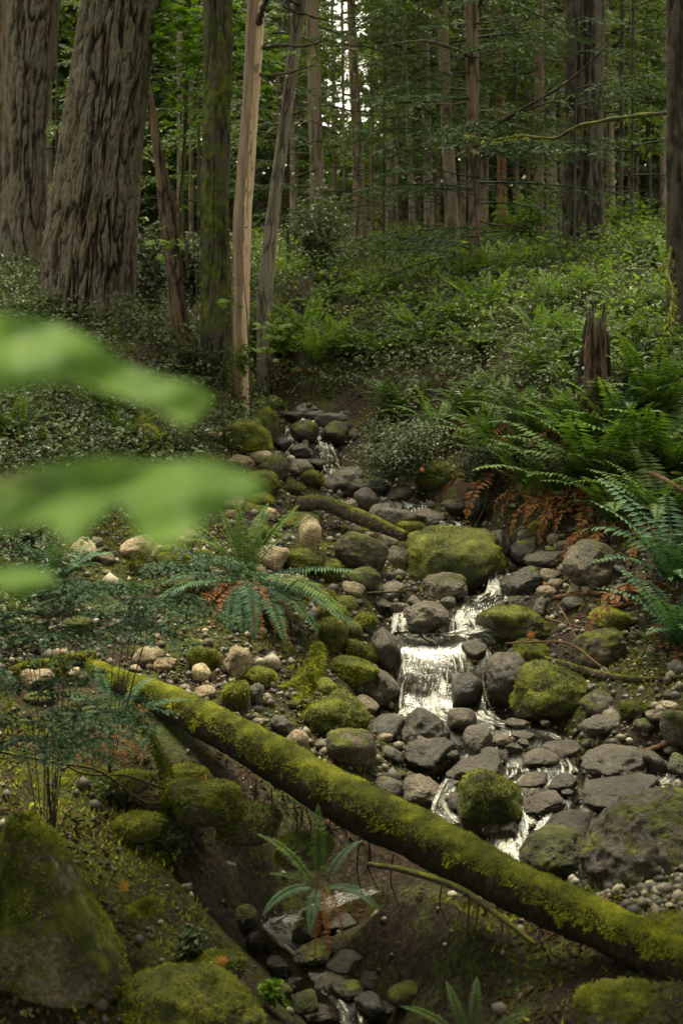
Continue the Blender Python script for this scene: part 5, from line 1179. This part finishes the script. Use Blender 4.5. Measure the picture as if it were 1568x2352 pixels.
for a in [(722,838,.72,'fern_bright','tall fresh fern clump behind the head of the upper cascade'),(664,820,.6,'fern_bright','fresh fern directly right of the peeled trunk'),(768,800,.6,'fern_bright','fresh fern behind and right of the tall fresh clump'),(700,770,.6,'fern_bright','fresh fern behind and left of the tall fresh clump'),
  (1152,1070,.82,'fern','dark fern arching over the chute from the right bank'),(1372,1120,.88,'fern','wide fern with pale tips in the middle of the right bank'),(1478,1090,.85,'fern','fern right of the wide one with pale tips'),(1280,1130,.75,'fern','fern drooping over the dark undercut below the stump'),
  (1555,1340,.82,'fern_blue','blue-green fern at the right edge with light upper fronds'),(1500,930,.8,'fern','upright fern right of the broken stump'),(1310,985,.5,'fern','fern at the left foot of the broken stump'),(1245,1000,.5,'fern','fern left of the broken stump, above the wide one'),(1440,960,.5,'fern_blue','bluish fern behind the upright one by the stump'),
  (1420,1200,.7,'fern','shadowed fern hanging above the slate-coloured boulder'),(1520,1190,.75,'fern','shadowed fern above the blue-green one at the right edge'),(1545,1080,.75,'fern','fern cut by the right edge behind the brown stick'),(1000,1000,.42,'fern','small fern in the grey-leaved bramble'),(1090,960,.45,'fern','small fern between bramble and broken stump'),
  (1210,1120,.45,'fern','short fern with rusty fronds between the two big bank ferns'),(1560,1480,.55,'fern_blue','fern hanging down at the right edge below the blue-green one'),(40,1010,.5,'fern','fern in the dim left bank between the blurred leaves'),(30,735,.5,'fern','fern at the left edge below the far left trunk'),(130,1330,.4,'fern_blue','bluish fern left behind the lacy plant')]:
    fern(*a)
# many more on the slope, each where there is room
k = 0
while k < 74:
    x, y = (rs.uniform(600, 1568), rs.uniform(585, 1010)) if rs.rand() < .88 else (rs.uniform(0, 480), rs.uniform(640, 1050))
    top = np.interp(x, [0, 600, 640, 850, 1000, 1568], [1150, 880, 900, 900, 1090, 1180])
    if y > top: continue
    lb = None
    br = rs.rand() < (.65 if y < 800 else .25); sz = rs.uniform(.38, .66); lb = ('broad ' if sz > .56 else 'small ' if sz < .46 else 'mid-sized ')+('fresh green' if br else 'dark green')+' fern '+where(x, y, LAND2)
    fern(x, y, sz*(1 if y > 700 else 1.15), 'fern_bright' if br else 'fern', lb, 'ferns of the undergrowth', dead=rs.rand() < .3); k += 1

# ------------------------------------------------------------------ undergrowth
def scatter(n, xr, yr, keep, r=rs):
    """ground points seen inside a pixel box, evenly spread in direction and log distance"""
    d = np.exp(r.uniform(math.log(4.2), math.log(34), n*6)); X = r.uniform(-.30, .30, n*6)*d; Z = T(X, d); px, py = proj(np.stack([X, d, Z], -1))
    ok = (px > xr[0]) & (px < xr[1]) & (py > yr[0]) & (py < yr[1]) & keep(px, py); q = np.stack([X, d, Z], -1)[ok]; return q[:n], px[ok][:n], py[ok][:n]
def veg(px, py):
    top = np.interp(px, [0, 60, 200, 440, 500, 600, 625, 850, 880, 960, 1080, 1180, 1400, 1568], [1600, 1400, 1215, 1165, 1080, 1010, 915, 930, 1040, 1120, 1150, 1205, 1225, 1320])
    return (py < top) | ((px > 1470) & (py < 1560))
def leafy_clumps(q, r, m, rad, h, L, mb, tint=None, stems=None):
    n = len(q); a = r.uniform(0, 6.283, (n, m)); ra = np.sqrt(r.rand(n, m))*rad[:, None]; hh = r.rand(n, m)**.7*h[:, None]
    C = q[:, None]+np.stack([np.cos(a)*ra, np.sin(a)*ra, hh], -1); C = C.reshape(-1, 3); k = len(C); aa = a.ravel()+r.normal(0, .9, k)
    D = np.stack([np.cos(aa), np.sin(aa), r.normal(-.10, .35, k)], -1); N = np.stack([r.normal(0, .4, k), r.normal(-.15, .4, k), np.ones(k)], -1)
    l = np.repeat(L, m)*r.uniform(.6, 1.25, k); V, F = leaves(C, D, N, l, l*r.uniform(.5, .7, k)); 
    t = np.repeat(r.normal(.45, .2, n) if tint is None else tint, m)+r.normal(0, .16, k)+(hh/h[:, None]).ravel()*.15
    mb.add(V, F, np.repeat(np.clip(t, 0, 1), 6))
    if stems is not None:
        for c in range(n):
            for j in range(2):
                e_ = C[c*m+j]; add_tube(stems, np.array([q[c], (q[c]*.4+e_*.6)+[0, 0, .05*h[c]], e_]), .003+.0006*L[c]*20, 3, r.rand(), False)
r = np.random.RandomState(41)
stems = MB()
for nm, mat, n, keep, lb in (('ground_cover', 'cover', 2500, lambda x, y: veg(x, y) & ~((x > 1060) & (y > 980) & (rs.rand(len(x)) < .75)), 'low mixed leafy ground cover over the slope and banks'),
                         ('fresh_ground_cover', 'bright', 700, lambda x, y: veg(x, y) & (y < 860) & (x > 560) & (rs.rand(len(x)) < .8), 'patches of fresh yellow-green low leaves on the far slope'),
                         ('salal_ground_cover', 'grey_leaf', 800, lambda x, y: veg(x, y) & ((x < 480) | ((x > 820) & (y > 680))) & ~((x > 1050) & (y > 960)), 'stiff glossy dark leaves covering the banks')):
    q, px, py = scatter(n, (-60, 1630), (560, 1560), keep, r); n = len(q); d = q[:, 1]; mb = MB()
    leafy_clumps(q, r, 22, r.uniform(.10, .26, n)*(.6+d/20), r.uniform(.08, .36, n)*(.7+d/28), r.uniform(.030, .055, n)*(.7+d/22), mb, stems=stems if nm == 'ground_cover' else None)
    tag(link(nm, mb.mesh(nm, M[mat], smooth=False)), lb, 'ground cover', kind='stuff')
tag(link('brush_stems', stems.mesh('brush_stems', M['twig'])), 'tangle of thin brown stems in the low cover', 'brush', kind='stuff')
def shrub(x, y, w, h, L, n, mat, label, d=None, name='shrub', stems=9, base=None):
    """x, y: middle of the foot; w, h in px"""
    d = d or ground(x, y); c = P(x, y, d); e = empty(name, c); W, H = mm(w, d), mm(h, d); mb = MB(); sb = MB()
    tips = []
    for k in range(stems):
        a = r.uniform(0, 6.28); f = r.uniform(.3, 1)**.6; tip = np.array([math.cos(a)*W*.45*f, math.sin(a)*W*.4*f, H*r.uniform(.45, 1)]); q = smooth_path([[0, 0, -.03], tip*[.35, .35, .55], tip], 9)
        add_tube(sb, q, np.linspace(.008, .002, 9)*(.5+H*.5), 4, r.rand(), False); tips.append(q)
    Q = np.array(tips)
    s = r.randint(0, stems, n); t = r.randint(2, 9, n); C = Q[s, t]+r.normal(0, 1, (n, 3))*[W*.13, W*.11, H*.09]; k = len(C)
    D = np.stack([r.normal(0, 1, k), r.normal(-.2, 1, k), r.normal(-.15, .4, k)], -1); N = np.stack([r.normal(0, .45, k), r.normal(-.2, .45, k), np.ones(k)], -1)
    l = L*r.uniform(.6, 1.3, k); V, F = leaves(C, D, N, l, l*.58); mb.add(V, F, np.repeat(np.clip(r.normal(.5, .22, k), 0, 1), 6))
    link('foliage', mb.mesh('foliage', M[mat], smooth=False), e); link('stems', sb.mesh('stems', M['twig']), e)
    return tag(e, label, 'shrub', 'shrubs and bushes')
for a in [(740,640,150,200,.075,1500,'grey_leaf','tall shrub of small pale silvery leaves behind the leaning thin trunk',17.5),(900,1105,210,130,.034,2600,'grey_leaf','spreading bramble of small grey-green leaves over the upper cascade',10.2),(960,1060,160,110,.034,1300,'grey_leaf','grey-green bramble patch behind the spreading one',10.8),
  (860,1040,110,70,.03,700,'grey_leaf','low grey-green bramble right beside the head of the cascade',11.4),(650,810,90,90,.07,320,'bright','bushy fresh shrub by the foot of the leaning thin trunk',13.2),(345,720,120,190,.10,700,'grey_leaf','shrub of large glossy leaves between the giant and the broken snag',14.6),(440,700,90,150,.10,420,'grey_leaf','glossy shrub behind the mossy trunk',15),
  (1200,590,170,150,.10,900,'bright','bright yellow-green salmonberry bush left of the thick dark trunk',20),(1120,640,110,90,.09,500,'bright','bright bush between slim conifer and salmonberry',18.5),(1440,590,150,140,.10,800,'bright','lit bush behind the pole-thin dark trunk',19),(1500,640,130,90,.08,600,'cover','leafy bush left of the trunk at the right edge',14),
  (1330,700,150,90,.07,800,'cover','low bush at the foot of the thick dark trunk',15),(1440,800,140,130,.05,1200,'grey_leaf','shadowed leafy bush behind the broken stump on its right',11.6),(1240,800,160,90,.05,1100,'cover','bush of small leaves left of the broken stump',13),(1000,800,150,80,.045,1000,'cover','knee-high bush in the middle of the slope',13.8),
  (430,870,110,90,.06,420,'cover','bush of pale oval leaves at the foot of the broken snag',11.8),(120,760,180,80,.08,700,'grey_leaf','dark-leaved bush at the foot of the widest trunk',13),(220,900,140,70,.05,500,'cover','bush on the left bank behind the upper blurred leaf',11),(110,1110,150,90,.045,800,'cover','leafy bush on the left bank between the two blurred leaves',8.7),
  (150,1010,170,80,.05,800,'grey_leaf','bush of dull leaves higher on the left bank',9.8),(60,1290,120,110,.035,700,'grey_leaf','grey-leaved bush beside the third blurred leaf',7.3),(420,1060,150,80,.03,900,'cover','fine-leaved bush on the bank below the upper blurred leaf',9.6),(860,700,160,80,.07,800,'bright','fresh low bush on the far slope left of centre',16.5),
  (980,640,130,70,.08,600,'bright','fresh low bush in front of the forest edge at the centre',19.5),(1090,1110,120,90,.035,700,'grey_leaf','leafy mat hanging over the mossy bank above the chute',9.6),(560,860,60,70,.05,160,'bright','leafy sprig at the foot of the peeled trunk',11.6),(370,1960,120,70,.03,260,'cover','dim little bush on the left rim of the hollow below the log',None),(440,2190,100,60,.03,220,'cover','dim little bush near the bottom on the left rim of the hollow',None),(620,2290,70,50,.035,60,'maple','few round green leaves near the shadowed stream',4.0),(270,1830,120,60,.03,260,'cover','dim low bush behind the huge peaked boulder',None)]:
    shrub(*a)
# mossy bank lumps above the chute on the right
for k, (x, y, w, h, lb) in enumerate([(1010,1095,120,80,'mossy bank lump under the leafy mat, above the chute'),(1080,1010,90,60,'smaller mossy lump higher on the right bank'),(1240,1125,110,60,'mossy ledge between the two big bank ferns'),(560,890,60,60,'mossy foot of the bank by the peeled trunk')]):
    big_rock(x, y, w, h, ground(x, y+h*.35)+.15, 'M', k+2, lb)
# lacy teal plants in the left foreground
rl = np.random.RandomState(3); LACE = [conifer_branch(.5, rl, 46, .021, .017, 1.0) for k in range(3)]
def lacy(x, y, d, spots, label, mat='teal'):
    c = P(x, y, d); z = T(c[0], c[1])[0]; c[2] = z; e = empty('lacy_plant', c); mb = MB(); sb = MB()
    for a, b, dd, sc in spots:
        t = P(a, b, dd)-c; q = smooth_path([[0, 0, 0], t*[.5, .5, .8], t], 8); add_tube(sb, q, np.linspace(.0022, .001, 8), 4, .2, False)
        for j in range(4): mb.addmb(LACE[rl.randint(3)], rotz(rl.uniform(0, 6.28))*sc*rl.uniform(.6, 1), t+rl.normal(0, .03, 3), rl.normal(0, .15))
    link('foliage', mb.mesh('foliage', M[mat], smooth=False), e); link('stems', sb.mesh('stems', M['twig']), e); return tag(e, label, 'plant', 'lacy plants of the left foreground')
lacy(250, 1800, 5.0, [(380,1330,4.9,1),(470,1310,5.1,.8),(330,1380,4.9,.9),(440,1370,5,.9),(280,1430,4.8,.9),(420,1290,5.2,.6)], 'lacy blue-green plant before the gravel bar, left of the big fern')
lacy(120, 1850, 4.4, [(60,1350,4.3,.9),(130,1400,4.3,.9),(30,1450,4.2,.9),(170,1340,4.5,.8),(190,1450,4.4,.8),(60,1500,4.2,.8),(240,1360,4.6,.7)], 'lacy blue-green plant at the left edge below the third blurred leaf')
lacy(100, 1900, 4.2, [(60,1620,4.0,.8),(140,1640,4.1,.8),(20,1680,3.9,.8),(200,1610,4.3,.7),(110,1700,4.0,.8),(170,1690,4.1,.6),(330,1590,4.9,.5)], 'lacy plant low at the left, in front of the upper end of the log')
for k, (x, y, d, lb) in enumerate([(1,0,0,'')][:0]): pass
for k in range(18):      # roots hanging in the hollow under the log
    x = rs.uniform(400, 1150); yl = np.interp(x, [400, 760, 1200], [1690, 1900, 2120]); d = np.interp(x, [400, 760, 1200], [5.5, 4.72, 3.95]); h = rs.uniform(60, 190)
    logg('hanging_root', [(x, yl-10, 4, d), (x+rs.uniform(-14, 14), yl+h*.5, 4, d-.03), (x+rs.uniform(-26, 26), yl+h, 2.5, d+rs.uniform(-.05, .1))], 'drift', 'hanging thin root '+where(x, yl+h/2), 'root', n=16, sides=4, group='roots hanging under the long log')
for x, y, w, h, d, lb in ((318,1905,130,80,4.6,'dim mossy rock on the left rim of the hollow, behind the huge peaked boulder'),(505,2235,130,110,3.95,'dark mossy rock left of the shadowed stream at the bottom'),(300,1800,110,60,4.85,'mossy rock beneath the bare curved twigs'),(570,1900,170,110,4.85,'mossy hump in the hollow straight behind the small fern'),(700,1960,150,100,4.75,'dim mossy hump under the middle of the long log'),(1430,2330,260,140,3.2,'dark mossy lump in the lower right corner')):
    big_rock(x, y, w, h, d, 'n', 3, lb)
# litter: small leaves and needles on the ground
r = np.random.RandomState(17); n = 26000; d = np.exp(r.uniform(math.log(3.0), math.log(15), n)); X = r.uniform(-.31, .31, n)*d; Z = T(X, d)
wt = np.sqrt(((X[:, None]-_rp[None, ::2, 0])**2+(d[:, None]-_rp[None, ::2, 1])**2).min(1)); cl = fbm(np.stack([X*2.5, d*2.5, 0*d], -1), 3, 3) > .46; ok = (wt > .32) & cl; ok &= (rs.rand(n) < np.clip((d-2.6)/2.6, .15, 1)); C = np.stack([X, d, Z+.008], -1)[ok]; k = len(C)
D = rdir(k, r)*[1, 1, .35]; N = rdir(k, r)*.5+[0, 0, 1]; V, F = leaves(C, D, N, np.exp(r.normal(-3.7, .45, k)), np.exp(r.normal(-4.3, .4, k)), .4); mb = MB(); mb.add(V, F, np.repeat(r.rand(k)**1.6, 6))
tag(link('leaf_litter', mb.mesh('leaf_litter', M['litter'], smooth=False)), 'brown leaf litter and bark bits lying on the ground', 'leaf litter', kind='stuff')
# low moss tufts and tiny greens over the stony ground
n = 110000; d = np.exp(r.uniform(math.log(2.8), math.log(12), n)); X = r.uniform(-.31, .31, n)*d; Z = T(X, d); wt = np.sqrt(((X[:, None]-_rp[None, ::2, 0])**2+(d[:, None]-_rp[None, ::2, 1])**2).min(1))
pn = fbm(np.stack([X*1.7, d*1.7, 0*d], -1), 4, 6); ok = (wt > .35) & (pn > .42) & (rs.rand(n) < np.clip((d-3.6)/2.0, .05, 1)); C = np.stack([X, d, Z-.004], -1)[ok]; k = len(C); D = r.normal(0, .6, (k, 3))+[0, 0, 1]; V, F = blades(C, D, rdir(k, r), r.uniform(.012, .04, k), r.uniform(.006, .014, k)); mb = MB(); mb.add(V, F, np.repeat(r.rand(k), 4))
tag(link('moss_carpet', mb.mesh('moss_carpet', M['moss'])), 'low moss tufts carpeting the stony banks', 'moss', kind='stuff')
# a few fallen maple leaves one can point to
for x, y, d, L, lb in [(575,1958,0,0,'')][:0]+[(285,2052,3.85,.06,'rusty maple leaf lying beside the huge peaked boulder'),(522,2215,3.7,.05,'small yellow maple leaf on the low dark boulder'),(470,1812,4.85,.07,'curled brown leaf on the moss below the long log'),(335,1640,5.2,.07,'hanging brown leaf beside the upper end of the long log'),(968,1085,9.3,.06,'orange leaf in the grey-green bramble'),(1255,1345,7.2,.04,'tiny orange leaf on the stones of the right bank'),(1210,1465,6.9,.07,'brown leaf beside the root-covered mound'),(545,1345,7.1,.06,'orange leaf in the heart of the big fern')]:
    c = P(x, y, d); e = empty('fallen_leaf', c); mb = MB(); a = r.uniform(0, 6.28); star_leaves(mb, np.zeros((1, 3)), np.array([[math.cos(a), .3, .5]]), np.array([[.2, -.8, .6]]), [L], [r.rand()])
    bpy.data.objects.remove(e); o = link('fallen_leaf', mb.mesh('fallen_leaf', M['orange'], smooth=False), None, c); tag(o, lb, 'leaf', 'single fallen leaves')
# moss tufts growing on the mossy boulders
def tuft(o, n, L):
    me = o.data; V = np.empty(len(me.vertices)*3); me.vertices.foreach_get('co', V); V = V.reshape(-1, 3); N = np.empty(len(V)*3); me.vertex_normals.foreach_get('vector', N); N = N.reshape(-1, 3)
    Mx = o.rotation_euler.to_matrix(); Rm = np.array(Mx); s = np.array(o.scale)
    W = (V*s) @ Rm.T; NW = norm((N/s) @ Rm.T); moss = o.color[1]
    w = np.clip(NW[:, 2]*.30+fbm((W+np.array(o.location))*7, 4, 3)*1.1+moss*.95-1.1, 0, .2)*(NW[:, 2] > -.4)
    if w.sum() <= 0: return
    idx = rs.choice(len(W), n, p=w/w.sum()); p = W[idx]+rs.normal(0, 1, (n, 3))*.03*s.mean()*.4; nn = NW[idx]; l = rs.uniform(*L, n)
    p = W[idx]+np.cross(nn, rdir(n))*s.mean()*.02
    Vb, Fb = blades(p-nn*.003, nn+rs.normal(0, .5, (n, 3))+[0, 0, -.15], rdir(n), l, l*.28+.001, .1)
    Vb = (Vb @ Rm)/s; mb = MB(); t = np.clip(fbm(p*22, 2, 6)*1.4-.2+rs.normal(0, .14, n), 0, 1); mb.add(Vb, Fb, np.repeat(t, 4)); link('moss', mb.mesh('moss', M['moss']), o)
for o in list(COL.objects):
    if o.type == 'MESH' and o.parent is None and o.get('category') in ('boulder', 'stone') and o.color[1] > .6:
        sz = sum(o.scale)/3
        if sz > .1: tuft(o, int(min(9000, 900+26000*sz*sz)), (.006, .018) if sz < .9 else (.012, .035))

# unseen young conifers added on both sides to shade the lower banks
for k, (x, y, s, lb) in enumerate([(-2.55, 3.3, .62, 'unseen shade conifer added on the near left bank'), (2.9, 3.3, .62, 'unseen shade conifer added on the near right bank'), (3.6, 6.2, .62, 'unseen shade conifer added on the right bank by the big fern')]):
    e = empty('young_conifer', (x, y, T(x, y)[0])); tag(e, lb, 'tree'); q = np.stack([np.zeros(20), np.zeros(20), np.linspace(-.2, 8, 20)], -1); mb = MB(); add_tube(mb, q, np.linspace(.06, .01, 20), 8)
    link('trunk', mb.mesh('trunk', M['bark_dark']), e); r = np.random.RandomState(200+k); link('crown', crown_mesh('crown', .5, 8, 110, M['conifer'], r, lambda f: 1.0*(1-f)**.6+.25), e)
